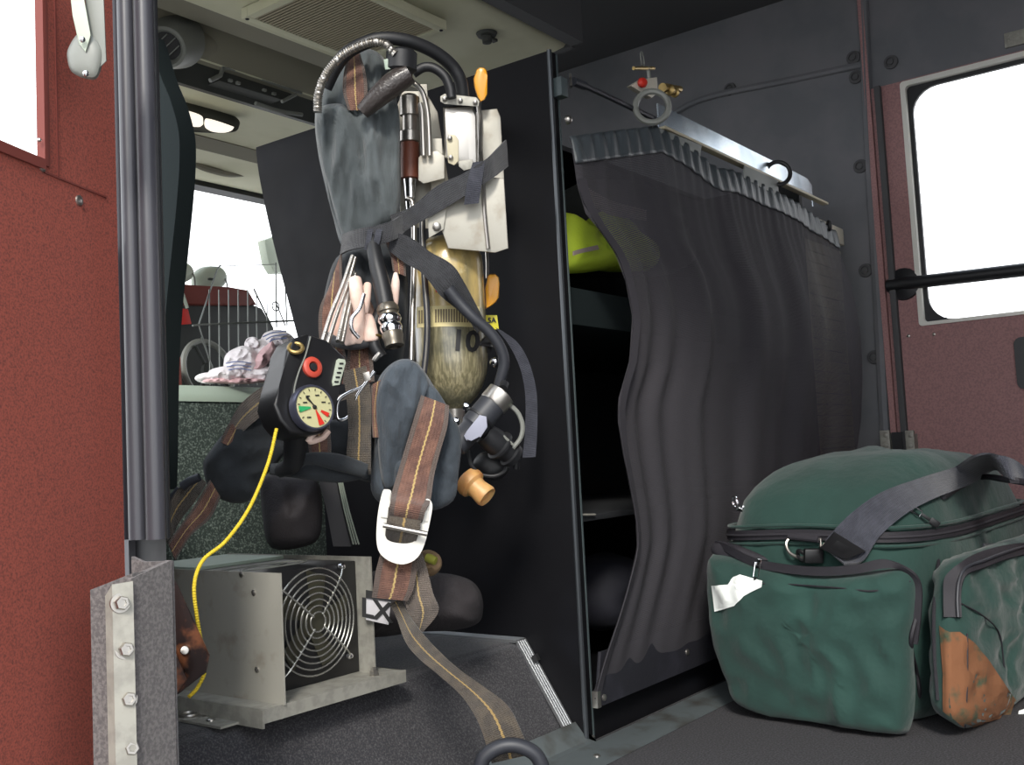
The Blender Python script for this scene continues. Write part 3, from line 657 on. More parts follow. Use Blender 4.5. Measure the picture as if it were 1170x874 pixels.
for i, (x, y, rx, ry) in enumerate(((202, 313, 15, 12), (239, 319, 16, 14))):  # pale rounded housings with cords, not known to be lamps
    t = thing('dash_housing', PY(x, y, 3.12), 'pale rounded housing with hanging cord below the windscreen, ' + ('left' if i == 0 else 'right') + ' one', 'lamp', 'pale housings on the dash')
    bm = B(); puff(bm, [PY(x + a, y + b, 3.12) for a, b in ((-rx, -ry*.5), (-rx*.5, -ry), (rx*.5, -ry), (rx, -ry*.3), (rx*.9, ry*.5), (rx*.3, ry), (-rx*.4, ry), (-rx, ry*.5))], -Y_, .05, .05, pw=2.6); obj('housing', bm, M['far_grey'], t)
    bm = B(); c = PY(x + 2, y, 3.065); obox(bm, c, X_, Y_, Z_, .02, .012, .008, .002); obj('slot', bm, M['dash'], t)
    bm = B(); tube(bm, [PY(x + 14, y - 4, 3.09), PY(x + 20, y + 4, 3.07), PY(x + 22, y + 30, 3.07)], .003, 6, 6); obj('cord', bm, M['grey_plastic'], t)
# windscreen wall
Yw = 3.2; zwt = PY(250, 214, Yw).z
bm = B(); box(bm, (1.8, Yw, 0), (XF, Yw + .06, .755)); struct('wall_front', bm, M['dash'])
bm = B(); box(bm, (1.8, Yw - .02, .76), (XF, Yw + .05, .8)); box(bm, (1.8, Yw - .02, zwt - .015), (XF, Yw + .05, zwt + .03)); wf = struct('window_2', bm, M['rubber_dk'])
bm = B(); box(bm, (1.8, Yw + .01, .78), (XF, Yw + .016, zwt)); obj('pane', bm, M['glass'], wf)
bm = B(); box(bm, (1.82, 3.02, 0), (XF - .01, Yw - .03, .75), .03, 3); tag(obj('dashboard', bm, M['dash']), 'dark dashboard under the windscreen', 'dashboard')
mt = thing('side_mirror', PY(310, 300, 3.5), 'pale outside mirror seen through the windscreen', 'mirror')
bm = B(); prism(bm, [PY(x, y, 3.5) for x, y in ((302, 274), (318, 268), (330, 268), (330, 312), (314, 312), (307, 300))], (0, .05, 0), .006); obj('housing', bm, M['far_grey'], mt)
bm = B(); a = PY(325, 290, 3.55); tube(bm, [a, a + V((.2, -.05, 0)), V((XF - .1, Yw + .075, a.z))], .01, 8, 4); obj('arm', bm, M['rubber'], mt)
# headliner
prof = [(1.47, 1.62), (1.455, 1.605), (1.46, 1.60), (1.5, 1.597)]
def zy(y, Y, x=250): return PY(x, y, Y).z
bm = B(); prism(bm, [V((1.180, a, b)) for a, b in [(1.475, 1.70), (1.475, 1.615), (1.49, 1.602), (1.52, 1.598), (1.975, 1.598), (1.975, 1.7)]], (2.295 - 1.180, 0, 0)); struct('ceiling_front', bm, M['headliner'], auto=50)
Pf = [(1.975, 1.70), (1.975, 1.598), (2.05, 1.597), (2.10, zy(30, 2.10)), (2.16, zy(66, 2.16)), (2.175, zy(72, 2.175)), (2.2, zy(80, 2.2))]
bm = B(); prism(bm, [V((1.260, a, b)) for a, b in Pf + [(2.2, 1.7)]], (2.295 - 1.260, 0, 0)); struct('trim_6', bm, M['head_grey'], auto=50)  # headliner stretch greyed: shade beside the vent unit is in its colour
bm = B(); c_ = PY(250, 73, 2.185); tube(bm, [V((1.27, 2.185, c_.z + .003)), V((2.29, 2.185, c_.z + .003))], .009, 12, 1, smooth=False); struct('trim_9', bm, M['headliner'])
bm = B(); prism(bm, [V((1.320, a, b)) for a, b in [(2.2, 1.75), (2.2, zy(76, 2.2)), (2.215, zy(80, 2.215)), (2.24, zy(95, 2.24)), (2.26, zy(108, 2.26)), (2.30, zy(111, 2.3)), (2.3, 1.75)]], (2.295 - 1.320, 0, 0)); struct('trim_7', bm, M['head_dark'], auto=50)
bm = B(); prism(bm, [V((1.520, a, b)) for a, b in [(2.3, 1.75), (2.3, zy(111, 2.3)), (2.6, zy(150, 2.6)), (2.66, zy(160, 2.66)), (2.66, 1.75)]], (2.295 - 1.520, 0, 0)); struct('ceiling_middle', bm, M['headliner'], auto=50)
bm = B(); prism(bm, [V((1.570, a, b)) for a, b in [(2.66, 1.75), (2.66, zy(161, 2.66)), (2.74, zy(176, 2.74)), (2.74, 1.75)]], (2.295 - 1.570, 0, 0)); struct('trim_8', bm, M['head_grey'], auto=50)
bm = B(); prism(bm, [V((1.830, a, b)) for a, b in [(2.74, 1.75), (2.74, zy(176, 2.74)), (3.0, zy(200, 3.0)), (3.1, zy(208, 3.1)), (Yw + .05, zwt + .02), (Yw + .05, 1.75)]], (XF - 1.835, 0, 0)); cvis = struct('ceiling_visor', bm, M['headliner'], auto=50)
bm = B()
tube(bm, [PY(222, 186, 2.92), PY(236, 192, 2.92), PY(262, 198, 2.94), PY(290, 196, 2.94)], .014, 8, 5)
lathe(bm, PY(267, 188, 2.88), -Y_, [(0, .014), (.006, .013), (.008, 0)], 16); obj('grab_handle', bm, M['head_grey'], cvis)
# ceiling ventilation unit
zg = 1.57; L_, B_, R_ = PZ(281, 19, zg), PZ(410, 73, zg), PZ(518, 38, zg)
x0, x1, y0, y1 = L_.x, B_.x, R_.y, B_.y
ac = thing('ventilation_grille', ((x0 + x1)/2, (y0 + y1)/2, zg), 'beige framed ceiling ventilation unit with louvred grille', 'ventilation grille')
bm = B(); fwid = .022
for a in ((x0, y0, x1, y0 + fwid), (x0, y1 - fwid, x1, y1), (x0, y0 + fwid, x0 + fwid, y1 - fwid), (x1 - fwid, y0 + fwid, x1, y1 - fwid)): box(bm, (a[0], a[1], zg), (a[2], a[3], 1.595), .002)
obj('frame', bm, M['headliner'], ac)
bm = B(); box(bm, (x0 + .02, y0 + .02, zg + .012), (x1 - .02, y1 - .02, zg + .018)); obj('backing', bm, M['ink'], ac)
bm = B(); n = 34
for k in range(n):
    x = x0 + fwid + (x1 - x0 - 2 * fwid) * (k + .5) / n; prism(bm, [V((x - .0045, y0 + fwid, zg + .002)), V((x - .001, y0 + fwid, zg)), V((x + .003, y0 + fwid, zg + .012)), V((x + .0, y0 + fwid, zg + .012))], (0, y1 - y0 - 2 * fwid, 0))
obj('louvres', bm, mat('louvre', srgb(150, 142, 120), .7), ac, smooth=False)
for c in ((x0 + .01, y1 - .01), (x1 - .01, y0 + .01), (x1 - .01, y1 - .01), (x0 + .01, y0 + .01)):
    bm = B(); bolt(bm, V((c[0], c[1], zg)), -Z_, .005, .003); obj('screw', bm, M['ink'], ac)
c = PZ(556, 38, 1.597); bm = B(); lathe(bm, c, -Z_, [(0, .028), (.008, .024), (.01, .014), (.026, .012), (.03, 0)], 20); obox(bm, c + V((.012, 0, -.01)), X_, Y_, Z_, .05, .016, .008, .002); tag(obj('ceiling_clip', bm, M['head_dark']), 'small dark round clip on the beige ceiling', 'clip')
# round vent nozzle
c = PY(190, 53, 2.12); n = (-ray(190, 53) + V((0, 0, -.25)) + rt0 * -.3).normalized()
vt_ = thing('air_vent', c, 'round grey air vent nozzle in the overhead console', 'air vent')
bm = B(); lathe(bm, c, n, [(-.09, .075), (-.02, .06), (.0, .055), (.012, .05), (.014, .043), (.004, .036), (-.01, .034)], 32); obj('nozzle', bm, M['grey_plastic'], vt_)
bm = B(); lathe(bm, c - n * .009, n, [(0, .035), (.002, 0)], 28); obj('core', bm, M['ink'], vt_)
bm = B(); u = n.orthogonal().normalized(); 
u = (rt0 + V((0, 0, .9))).normalized(); v_ = n.cross(u)
for k in (-1, 0, 1): obox(bm, c + v_ * (k * .02) + n * .0, u, v_, n, .066 - abs(k) * .016, .003, .012, .001)
obj('vane', bm, M['grey_plastic'], vt_)
# moulding behind the vent, console tray
bm = B(); puff(bm, [PY(x, y, 2.17) for x, y in ((170, 0), (250, -10), (262, 20), (248, 62), (215, 66), (178, 84), (160, 40))], -Y_, .05, .02, pw=2); obj('vent_moulding', bm, M['head_grey'], vt_)
tr_ = thing('console_tray', PY(300, 95, 2.2), 'dark overhead console tray with a pale lip and small switches', 'console tray')
bm = B(); prism(bm, [PY(x, y, 2.2) for x, y in ((254, 83), (266, 75), (343, 103), (322, 114), (250, 92))], (0, .05, 0), .003); obj('tray', bm, M['head_dark'], tr_)
bm = B(); tube(bm, [PY(x, y, 2.185) for x, y in ((240, 92), (252, 86), (264, 78), (344, 106))], .006, 8, 3); tube(bm, [PY(x, y, 2.185) for x, y in ((322, 116), (338, 108))], .005, 8, 3); tube(bm, [PY(x, y, 2.185) for x, y in ((292, 118), (320, 127), (345, 131))], .006, 8, 3); obj('lip', bm, M['grey_plastic'], tr_)
for x, y in ((263, 92), (272, 95), (302, 103), (313, 107)):
    bm = B(); obox(bm, PY(x, y, 2.196), X_, Y_, Z_, .012, .01, .008, .002); obj('switch', bm, M['grey_plastic'], tr_)
# dome lamp
dl = thing('dome_lamp', PZ(232, 134, 1.5), 'oval ceiling lamp with bright white lens above the windscreen', 'lamp')
Yd = 2.42
bm = B(); puff(bm, [PY(x, y, Yd) for x, y in ((190, 118), (215, 117), (250, 124), (272, 136), (270, 146), (240, 148), (195, 142))], V((0, -.6, -1)), .03, .02, pw=3); obj('housing', bm, M['head_dark'], dl)
bm = B(); puff(bm, [PY(x, y, Yd - .03) for x, y in ((190, 123), (205, 124), (228, 131), (232, 137), (228, 144), (195, 138))], V((0, -.6, -1)), .012, .004, pw=4, rings=6); obj('lens', bm, M['lit_lens'], dl)
bm = B(); puff(bm, [PY(x, y, Yd - .03) for x, y in ((234, 137), (240, 136), (262, 143), (267, 146), (255, 150), (236, 147))], V((0, -.6, -1)), .012, .004, pw=4, rings=6); obj('lens', bm, M['lit_lens'], dl)
# ================================================================== CABINET FRONT: rail, curtain, shutter
Yk = .985
rl = thing('curtain_rail', V((1.8, Yk, 1.15)), 'shiny steel angle rail across the cabinet mouth above the mesh curtain', 'curtain rail')
zt_, zb_ = PY(925, 205, Yk).z, PY(800, 165, Yk).z
xr0, xr1 = PY(752, 125, Yk).x, PY(927, 205, Yk).x
zl = PY(905, 217, Yk).z
bm = B(); zr = zt_; zq = zt_ - .052
prism(bm, [V((xr0, Yk, zr)), V((xr1 - .03, Yk, zr)), V((xr1, Yk, zr - .012)), V((xr1, Yk, zq - .02)), V((xr1 - .001, Yk, zq)), V((xr0, Yk, zq))], (0, .003, 0)); obj('plate', bm, M['steel_sheet'], rl, auto=20)
bm = B(); xe = PY(941, 232, Yk).x; box(bm, (xr0 + .0, Yk - .014, zq - .004), (xe, Yk + .004, zq + .002), .001); obj('lip', bm, M['ivory'], rl)
bm = B(); tube(bm, [PY(668, 98, Yk + .01), PY(700, 113, Yk + .01), PY(748, 136, Yk + .01)], .0055, 8, 3); tube(bm, [PY(655, 93, Yk + .01), PY(668, 98, Yk + .01)], .008, 10, 2); obj('rod', bm, M['rubber'], rl)
bm = B(); ring(bm, PY(652, 92, Yk), V((.6, -1, 0)), .011, .0025, 20, 6, .4, 5.4); obj('hook', bm, M['chrome_soft'], rl)
bm = B(); box(bm, (x_in - .016, Yk - .004, ctop - .085), (x_in + .006, Yk + .02, ctop - .05), .002); obj('end_bracket', bm, M['flange'], rl)
bm = B(); bolt(bm, PY(648, 137, Yk - .006), -Y_, .008, .01); obj('bracket_screw', bm, M['chrome_soft'], rl)
# curtain surface
topl = [(648, 157), (700, 150), (745, 145), (772, 158), (798, 178), (815, 192), (835, 195), (862, 208), (888, 221), (905, 230), (930, 248), (951, 264)]
topp = [PY(x, y, Yk - .01) for x, y in topl]
def interp(tab, x):
    if x <= tab[0][0]: return tab[0][1]
    for (a, b), (c, d) in zip(tab[:-1], tab[1:]):
        if x <= c: 
            t = (x - a) / (c - a); return b + (d - b) * t
    return tab[-1][1]
ztop = [(p.x, p.z) for p in topp]
lft = [PY(x, y, Yk - .01) for x, y in ((648, 157), (649, 215), (656, 248), (670, 266), (686, 292), (696, 325), (701, 365), (695, 415), (681, 458), (680, 482), (686, 520), (694, 554), (703, 595), (706, 625), (700, 663), (690, 710), (681, 750), (677, 792))]
lx = sorted((p.z, p.x) for p in lft)
rgt = [PY(x, y, Yk - .01) for x, y in ((951, 264), (953, 290), (964, 330), (971, 380), (972, 430), (970, 480), (962, 540), (955, 640))]
rx = sorted((p.z, p.x) for p in rgt)
zbot = PY(678, 795, Yk).z
xt0, xt1 = topp[0].x, topp[-1].x
def csurf(s, t, off=0):
    xt = xt0 + (xt1 - xt0) * s; z = interp(ztop, xt) * (1 - t) + zbot * t
    a, b = interp(lx, z), interp(rx, z)
    x = a + (b - a) * s
    # crowd the folds at the free left edge
    env = (math.sin(math.pi * min(1, t * 1.02)) ** .6) if t < .98 else 0
    fold = math.sin(s * 2 * math.pi * 4.2 + 1.1 + .5 * math.sin(t * 3)) * .5 + .28 * math.sin(s * 2 * math.pi * 9.1 + t * 1.2)
    left = math.exp(-s * 7) * math.sin(s * 2 * math.pi * 16 + t * 2) * .45
    y = Yk - .012 - env * (.026 + .015 * fold + .022 * left) - .004 * math.sin(s * 190) * math.exp(-t * 14)
    return V((x, y - off, z))
def cgrid(bm, s0, s1, t0, t1, ns, nt_, off=0, th=0):
    uv = bm.loops.layers.uv.active; G = []
    for i in range(ns + 1):
        s = s0 + (s1 - s0) * i / ns; G.append([(bm.verts.new(csurf(s, t0 + (t1 - t0) * j / nt_, off)), s * 1.9, (t0 + (t1 - t0) * j / nt_) * 1.1) for j in range(nt_ + 1)])
    for i in range(ns):
        for j in range(nt_):
            l = [G[i][j], G[i+1][j], G[i+1][j+1], G[i][j+1]]; f = bm.faces.new([a[0] for a in l])
            for lp, a in zip(f.loops, l): lp[uv].uv = (a[1], a[2])
cu = thing('mesh_curtain', (2.2, Yk, 0), 'dark mesh curtain hanging in folds across the gear cabinet', 'curtain')
bm = B(); cgrid(bm, 0, 1, .0, 1, 220, 90); obj('net', bm, M['net'], cu, auto=180)
bm = B(); cgrid(bm, 0, 1, .0, .053, 300, 8, .0025); ho = obj('top_hem', bm, M['hem'], cu, auto=180); sm_ = ho.modifiers.new('s', 'SOLIDIFY'); sm_.thickness = .0015
# leading edge binding
bm = B(); ribbon(bm, [(csurf(0, t, .003) - X_ * .001, csurf(.012, t, .004)) for t in [k / 24 for k in range(2, 25)]], .002, 2); obj('edge_binding', bm, M['bag_black'], cu)
bm = B(); uvx = [PY(680, 748, Yk - .016), PY(830, 700, Yk - .016), PY(830, 745, Yk - .016), PY(677, 808, Yk - .016)]
xb0 = PY(681, 780, Yk - .016).x; ztb, zbb = PY(684, 742, Yk).z, PY(678, 806, Yk).z
prism(bm, [V((xb0, Yk - .016, zbb)), V((2.9, Yk - .016, zbb)), V((2.9, Yk - .016, ztb - .01)), V((xb0 + .02, Yk - .016, ztb))], (0, .006, 0), .001); obj('bottom_batten', bm, M['batten'], cu)
bm = B(); box(bm, (xb0 - .004, Yk - .02, zbb), (xb0 + .008, Yk - .008, zbb + .028), .002); obj('end_clip', bm, M['chrome_soft'], cu)
for x, y in ((690, 797), (785, 745)):
    bm = B(); bolt(bm, PY(x, y, Yk - .016), -Y_, .006, .004); obj('snap', bm, M['chrome_soft'], cu)
for i, pts in enumerate((((746, 143), (802, 166), (800, 179), (770, 160), (746, 152)), ((851, 189), (889, 206), (890, 224), (870, 214), (850, 203)))):
    bm = B(); prism(bm, [PY(x, y, Yk - .017) for x, y in pts], (0, .003, 0), .0005); obj('tab', bm, M['hem_light'], cu)
for i, (x, y, r, m, lab) in enumerate(((745, 122, .033, 'grey_plastic', 'large grey plastic ring at the left end of the curtain rail'), (889, 198, .030, 'rubber_dk', 'black ring looped over the bright right part of the curtain rail'), (947, 258, .011, 'rubber_dk', 'small black ring at the far right top corner of the mesh curtain'))):
    bm = B(); c = PY(x, y, Yk - (.024, .018, .02)[i]); ring(bm, c, (V((-.85, -.55, .1)) if i < 2 else V((.6, -.9, .1))), r, .0065 if i == 0 else .0055, 28, 8)
    tag(obj('curtain_ring', bm, M[m]), lab, 'curtain ring', 'curtain rings')
# tangle on the rail
kc = thing('valve_fitting', PY(745, 110, Yk), 'white clip with red knob and brass fittings perched on the rail end', 'fitting')
bm = B(); prism(bm, [PY(x, y, Yk + .02) for x, y in ((721, 98), (734, 90), (751, 88), (752, 106), (745, 112), (736, 107))], (0, .012, 0), .002); obj('clip', bm, M['cream'], kc)
bm = B(); lathe(bm, PY(732, 96, Yk + .015), V((-.3, -1, .2)), [(0, .009), (.006, .011), (.012, .008), (.014, 0)], 16); obj('red_knob', bm, M['redp'], kc)
bm = B(); tube(bm, [PY(757, 100, Yk + .025), PY(777, 102, Yk + .025)], [.010, .007], 10, 3, smooth=False); lathe(bm, PY(764, 102, Yk + .02), X_, [(0, .006), (.004, .012), (.01, .012), (.014, .007), (.024, .007), (.026, .011), (.03, .011)], 12); obj('brass_fitting', bm, M['brass'], kc)
bm = B(); ring(bm, PY(734, 68, Yk + .03), V((.3, -1, 0)), .016, .0014, 24, 6); tube(bm, [PY(740, 76, Yk + .03), PY(742, 90, Yk + .03)], .004, 8, 2, smooth=False); obj('wire_loop', bm, M['grey_plastic'], kc)
bm = B(); tube(bm, [PY(724, 78, Yk + .03), PY(747, 78, Yk + .03)], .004, 8, 2, smooth=False); obj('crosspiece', bm, M['brass'], kc)
# roller shutter at the far end
Ys = 1.03
rs = thing('roller_shutter', PY(960, 520, Ys), 'cream slatted roller shutter beside the grey wall behind the curtain', 'shutter')
a, b = PY(928, 252, Ys - .03), PY(985, 276, Ys - .03); bm = B(); box(bm, (2.745, Ys - .03, b.z - .035), (XF - .05, Ys + .04, b.z + .015), .004); obj('header', bm, M['cream'], rs)
bm = B(); z = b.z - .04; x_l, x_r = 2.745, PY(970, 300, Ys).x
while z > .3: box(bm, (x_l, Ys + .001, z - .029), (x_r, Ys + .006, z), .002); z -= .031
obj('slats', bm, M['ivory'], rs)
bm = B(); box(bm, (x_r, Ys - .01, .01), (x_r + .018, Ys + .02, b.z - .036), .002); box(bm, (x_r + .024, Ys - .012, .01), (x_r + .045, Ys + .02, b.z - .036), .003); obj('guide_rail', bm, M['alu_dull'], rs)
# hi-vis jacket on the upper shelf
jk = thing('folded_jacket', V((1.72, 1.15, zs1)), 'yellow hi-vis jacket with silver bands folded on the upper shelf', 'jacket')
def PYr(pts, Y): return [PY(x, y, Y) for x, y in pts]
bm = B(); puff(bm, PYr([(640, 245), (660, 255), (678, 272), (686, 298), (700, 306), (640, 308)], 1.10), -Y_, .04, .1, noise_amp=.006, noise_scale=20); puff(bm, PYr([(690, 240), (720, 262), (745, 285), (742, 308), (700, 306), (690, 280)], 1.13), -Y_, .04, .1, noise_amp=.006, noise_scale=20); obj('hi_vis_panel', bm, M['hivis'], jk)
bm = B(); ribbon(bm, [(p, q) for p, q in zip(PYr([(655, 287), (665, 284), (682, 280)], 1.055), PYr([(655, 292), (665, 289), (684, 285)], 1.055))], .003); ribbon(bm, [(p, q) for p, q in zip(PYr([(672, 215), (700, 230), (738, 240)], 1.055), PYr([(672, 232), (700, 246), (738, 252)], 1.055))], .003); obj('silver_band', bm, M['silver_tape'], jk)
bm = B(); puff(bm, PYr([(652, 215), (690, 205), (745, 225), (775, 270), (770, 312), (650, 316), (652, 290), (645, 250)], 1.22), -Y_, .1, .12, noise_amp=.02, noise_scale=14); obj('body', bm, M['jacket_dk'], jk)
bm = B(); puff(bm, [PY(x, y, 1.2) for x, y in ((672, 640), (700, 632), (712, 660), (705, 710), (680, 720), (664, 690))], -Y_, .08, .08, noise_amp=.01); tag(obj('stuff_sack', bm, mat('navy', srgb(20, 21, 32), .8)), 'dark blue bundle behind the curtain edge on the cabinet floor', 'bundle')
# ================================================================== FAN BOX
fb = thing('fan_heater', V((.98, 1.2, zp)), 'grey metal box with round chrome fan grille standing on the carpeted platform', 'fan heater')
A = PX(320, 655, .886); xl = .886; yfL = A.y; ztop_ = A.z; zb0 = PX(320, 805, .886).z
zb0 = max(zb0, zp + .012); yback = 1.42; xr = 1.082; yface = 1.118
yfR = PX(424, 660, xr).y
print('fan', xl, yfL, ztop_, zb0, yfR, zp)
ztr = PX(402, 628, xr).z
bm = B(); prism(bm, [V((xl, yfL, zb0)), V((xl, yfL, ztop_)), V((xl, yback, ztop_)), V((xl, yback, zb0))], (.0025, 0, 0)); obj('left_plate', bm, M['alu_old'], fb)
bm = B(); prism(bm, [V((xr, yfR, zb0)), V((xr, yfR, ztop_)), V((xr, yback, ztop_)), V((xr, yback, zb0))], (.0025, 0, 0)); prism(bm, [V((xr, yfR, zb0)), V((xr, yfR, ztop_)), V((xr - .0, yfR + .003, ztop_)), V((xr, yfR + .003, zb0))], (-.0, 0, 0)) if False else None; obj('right_plate', bm, M['alu_dull'], fb)
bm = B(); box(bm, (xl + .003, yface, zb0), (xr - .001, yback - .002, ztop_ - .006), .002); obj('housing', bm, M['blk_plastic'], fb)
bm = B(); box(bm, (xl + .03, yface + .16, ztop_ - .006), (xr - .001, yback, ztop_ - .001), .0005); obj('top_plate', bm, M['pale_trim'], fb)
# oval emblem on the lid
bm = B(); cc = V(((xl + xr) / 2, yface + .09, ztop_ - .0055)); N = 40
for r0 in (1.0, .82):
    pts = [cc + V((.078 * r0 * math.cos(2*math.pi*k/N), .03 * r0 * math.sin(2*math.pi*k/N), 0)) for k in range(N)]; tube(bm, pts + [pts[0]], .0009, 6, 1, smooth=False)
tube(bm, [cc + V((-.05, -.01, 0)), cc + V((-.01, .012, 0)), cc + V((.01, -.012, 0)), cc + V((.05, .01, 0))], .0012, 6, 5); obj('emblem', bm, M['grey_plastic'], fb)
fc = PY(360, 709, yface - .004); R = .0685
c0 = PY(318, 709, yface); c1 = PY(402, 709, yface); fc = V(((c0.x + c1.x) / 2, yface, (PY(360, 648, yface).z + PY(360, 770, yface).z) / 2)); R = (PY(360, 648, yface).z - PY(360, 770, yface).z) / 2
R = min(R, (xr - xl) / 2 - .008 + .02); fc.x = (xl + xr) / 2 + .006
bm = B(); lathe(bm, fc + V((0, .003, 0)), -Y_, [(0, R * .97), (.001, R * .97), (.001, R*.93), (-.002, R*.92)], 48, cap=False); lathe(bm, fc + V((0, -.0015, 0)), -Y_, [(0, R*.93), (.0005, 0)], 48); obj('fan_opening', bm, M['ink'], fb)
bm = B(); lathe(bm, fc + V((0, -.002, 0)), -Y_, [(0, R*.3), (.004, R*.3), (.006, R*.25), (.0065, 0)], 32)
for k in range(5):
    a = k * 2 * math.pi / 5; d = V((math.cos(a), 0, math.sin(a))); e = V((-math.sin(a), 0, math.cos(a)))
    c_ = fc + V((0, -.003, 0)); prism(bm, [c_ + d * R*.25 + e * .008, c_ + d * R*.9 + e * .03 , c_ + d * R*.88 - e * .006 + V((0, -.002, 0)), c_ + d * R*.25 - e * .012 + V((0, -.002, 0))], (0, -.001, 0))
obj('fan_blades', bm, M['fan_blade'], fb)
gw = obj('grille', (lambda bm: ([ring(bm, fc + V((0, -.016 + .006 * (i / 8) ** 2, 0)), Y_, R * (i + .6) / 8.6, .0013, 48, 6) for i in range(1, 9)], bm)[1])(B()), M['grille_wire'], fb)
bm = B()
for a in (45, 135, 225, 315):
    a = math.radians(a + 4); d = V((math.cos(a), 0, math.sin(a))); e = fc + d * R * 1.24
    tube(bm, [fc + d * R * .16 + V((0, -.0175, 0)), fc + d * R * .95 + V((0, -.0135, 0)), e + V((0, -.006, 0))], .0014, 6, 4)
obj('grille_arms', bm, M['grille_wire'], gw)
for a in (45, 135, 225, 315):
    a = math.radians(a + 4); e = fc + V((math.cos(a), 0, math.sin(a))) * R * 1.24
    if e.x < xl + .01: e.x = xl + .01
    bm = B(); bolt(bm, e + V((0, -.001, 0)), -Y_, .0055, .008); obj('screw', bm, M['chrome'], fb)
for x, y in ((276, 656), (290, 677), (294, 765)):
    bm = B(); bolt(bm, PX(x, y, xl), -X_, .004, .003); obj('screw', bm, M['chrome_soft'], fb)
# base rail: angle along the front and a foot to the left
bm = B(); zb1 = zb0
yl0 = PZ(300, 822, zp + .01).y
box(bm, (xl - .03, yfR - .028, zb1 - .003), (xr + .035, yback, zb1)); box(bm, (xl - .03, yfR - .0285, zb1 - .017), (xr + .035, yfR - .0255, zb1 + .0004)); 
box(bm, (xl - .032, yfR - .028, zp + .0), (xl - .029, yback, zb1)); box(bm, (xr + .032, yfR - .028, zb1 - .017), (xr + .035, yback, zb1)) ; box(bm, (xl - .06, yfR + .02, zp + .001), (xl - .03, yback, zp + .004))
obj('base_tray', bm, M['alu_dull'], fb)
for x, y in ((xl + .012, yfR + .002), (xr - .012, yfR + .002)):
    bm = B(); lathe(bm, V((x, y - .012, zb1)), Z_, [(0, .008), (.001, .008), (.0012, .0065), (.007, .0065), (.007, .0035), (.011, .0035), (.012, 0)], 6); lathe(bm, V((x, y - .012, zb1 - .022)), Z_, [(0, .003), (.019, .003)], 8); obj('nut', bm, M['chrome_soft'], fb)
bm = B(); bolt(bm, V((xl - .045, yfR + .06, zp + .004)), Z_, .006, .004); obj('screw', bm, M['chrome_soft'], fb)
# yellow cord
bm = B(); cp = [P(316, 490, 1.22), P(306, 530, 1.2), P(285, 580, 1.17), P(258, 618, 1.14), P(232, 640, 1.12), P(222, 668, 1.1), P(225, 705, 1.1), P(230, 735, 1.1), P(234, 765, 1.1), P(226, 785, 1.1), P(216, 796, 1.09)]
tube(bm, cp, .0021, 8, 10, ribs=.003, rib=.18); tag(obj('pull_cord', bm, M['yellow_cord']), 'thin yellow braided cord hanging down in front of the fan box', 'cord')
# ================================================================== BREATHING APPARATUS
N0 = -fw                                             # towards the viewer
def nrm(px, py): return -ray(px, py).normalized()
# ---- mounting bracket on the cabinet side
mb = thing('wall_bracket', P(540, 250, 1.86), 'silver metal pack bracket with orange pull handles on the black cabinet side', 'bracket')
def pbox(bm, pts, d, th, bev=.002, sm=False):
    """solid with its front face at depth d over pixel outline, th deep away from the viewer"""
    prism(bm, pxs(pts, d), ray(sum(p[0] for p in pts) / len(pts), sum(p[1] for p in pts) / len(pts)).normalized() * th, bev)
bm = B(); pbox(bm, [(500, 232), (512, 214), (545, 200), (576, 204), (581, 284), (566, 289), (512, 284), (504, 262)], 1.615, .12, .004); obj('lower_housing', bm, M['alu_old'], mb)
bm = B(); pbox(bm, [(549, 126), (568, 124), (572, 134), (580, 272), (562, 274), (549, 200)], 1.735, .05, .003); obj('upper_plate', bm, M['alu_old'], mb)
bm = B(); tube(bm, [P(547, 128, 1.728), P(549, 170, 1.728), P(551, 202, 1.70)], .004, 8, 3); obj('edge_rail', bm, M['chrome_soft'], mb)
bm = B(); tube(bm, pxs([(552, 203), (554, 245), (558, 284)], 1.612), .0035, 8, 3); obj('edge_rail', bm, M['chrome_soft'], mb)
bm = B(); pbox(bm, [(488, 232), (512, 226), (507, 262), (490, 272)], 1.61, .05, .002); obj('hinge_block', bm, M['alu_old'], mb)
bm = B(); bolt(bm, P(499, 259, 1.608), nrm(499, 259), .007, .004); obj('hinge_bolt', bm, M['chrome_soft'], mb)
for nm, pts, lab in (('pull_handle', [(545, 79), (548, 77), (553, 77), (556, 80), (557, 86), (557, 108), (554, 114), (549, 117), (545, 110), (542, 100), (541, 90)], 'upper orange pull handle'), ('pull_handle', [(557, 315), (560, 313), (566, 313), (570, 317), (571, 324), (570, 340), (567, 345), (561, 350), (555, 353), (554, 330)], 'lower orange pull handle')):
    bm = B(); pbox(bm, pts, 1.70 if pts[0][1] < 200 else 1.71, .028, .006); h = obj(nm, bm, M['orange'], mb, label=lab)
bm = B(); tube(bm, pxs([(548, 112), (547, 122), (549, 140), (548, 190)], 1.725), .004, 8, 4); obj('handle_link', bm, M['chrome_soft'], mb)
bm = B(); tube(bm, pxs([(556, 284), (557, 300), (557, 318)], 1.735), .003, 8, 4); obj('handle_link', bm, M['chrome_soft'], mb)
bm = B(); pbox(bm, [(553, 360), (568, 360), (570, 376), (556, 377)], 1.74, .002, .0003); tg = obj('yellow_tag', bm, M['yellow'], mb)
text('tag_lettering', '5A', P(562, 366, 1.738), rt0, up, .012, M['ink'], tg, .0004, True)
bm = B(); tube(bm, [P(520, 60 + 80, 1.76), PX(540, 150, XC - .002)], .02, 10, 1, smooth=False); obj('wall_stud', bm, M['rubber_dk'], mb)
bm = B(); tube(bm, [P(530, 240, 1.72), PX(545, 245, XC - .002)], .02, 10, 1, smooth=False); obj('wall_stud', bm, M['rubber_dk'], mb)

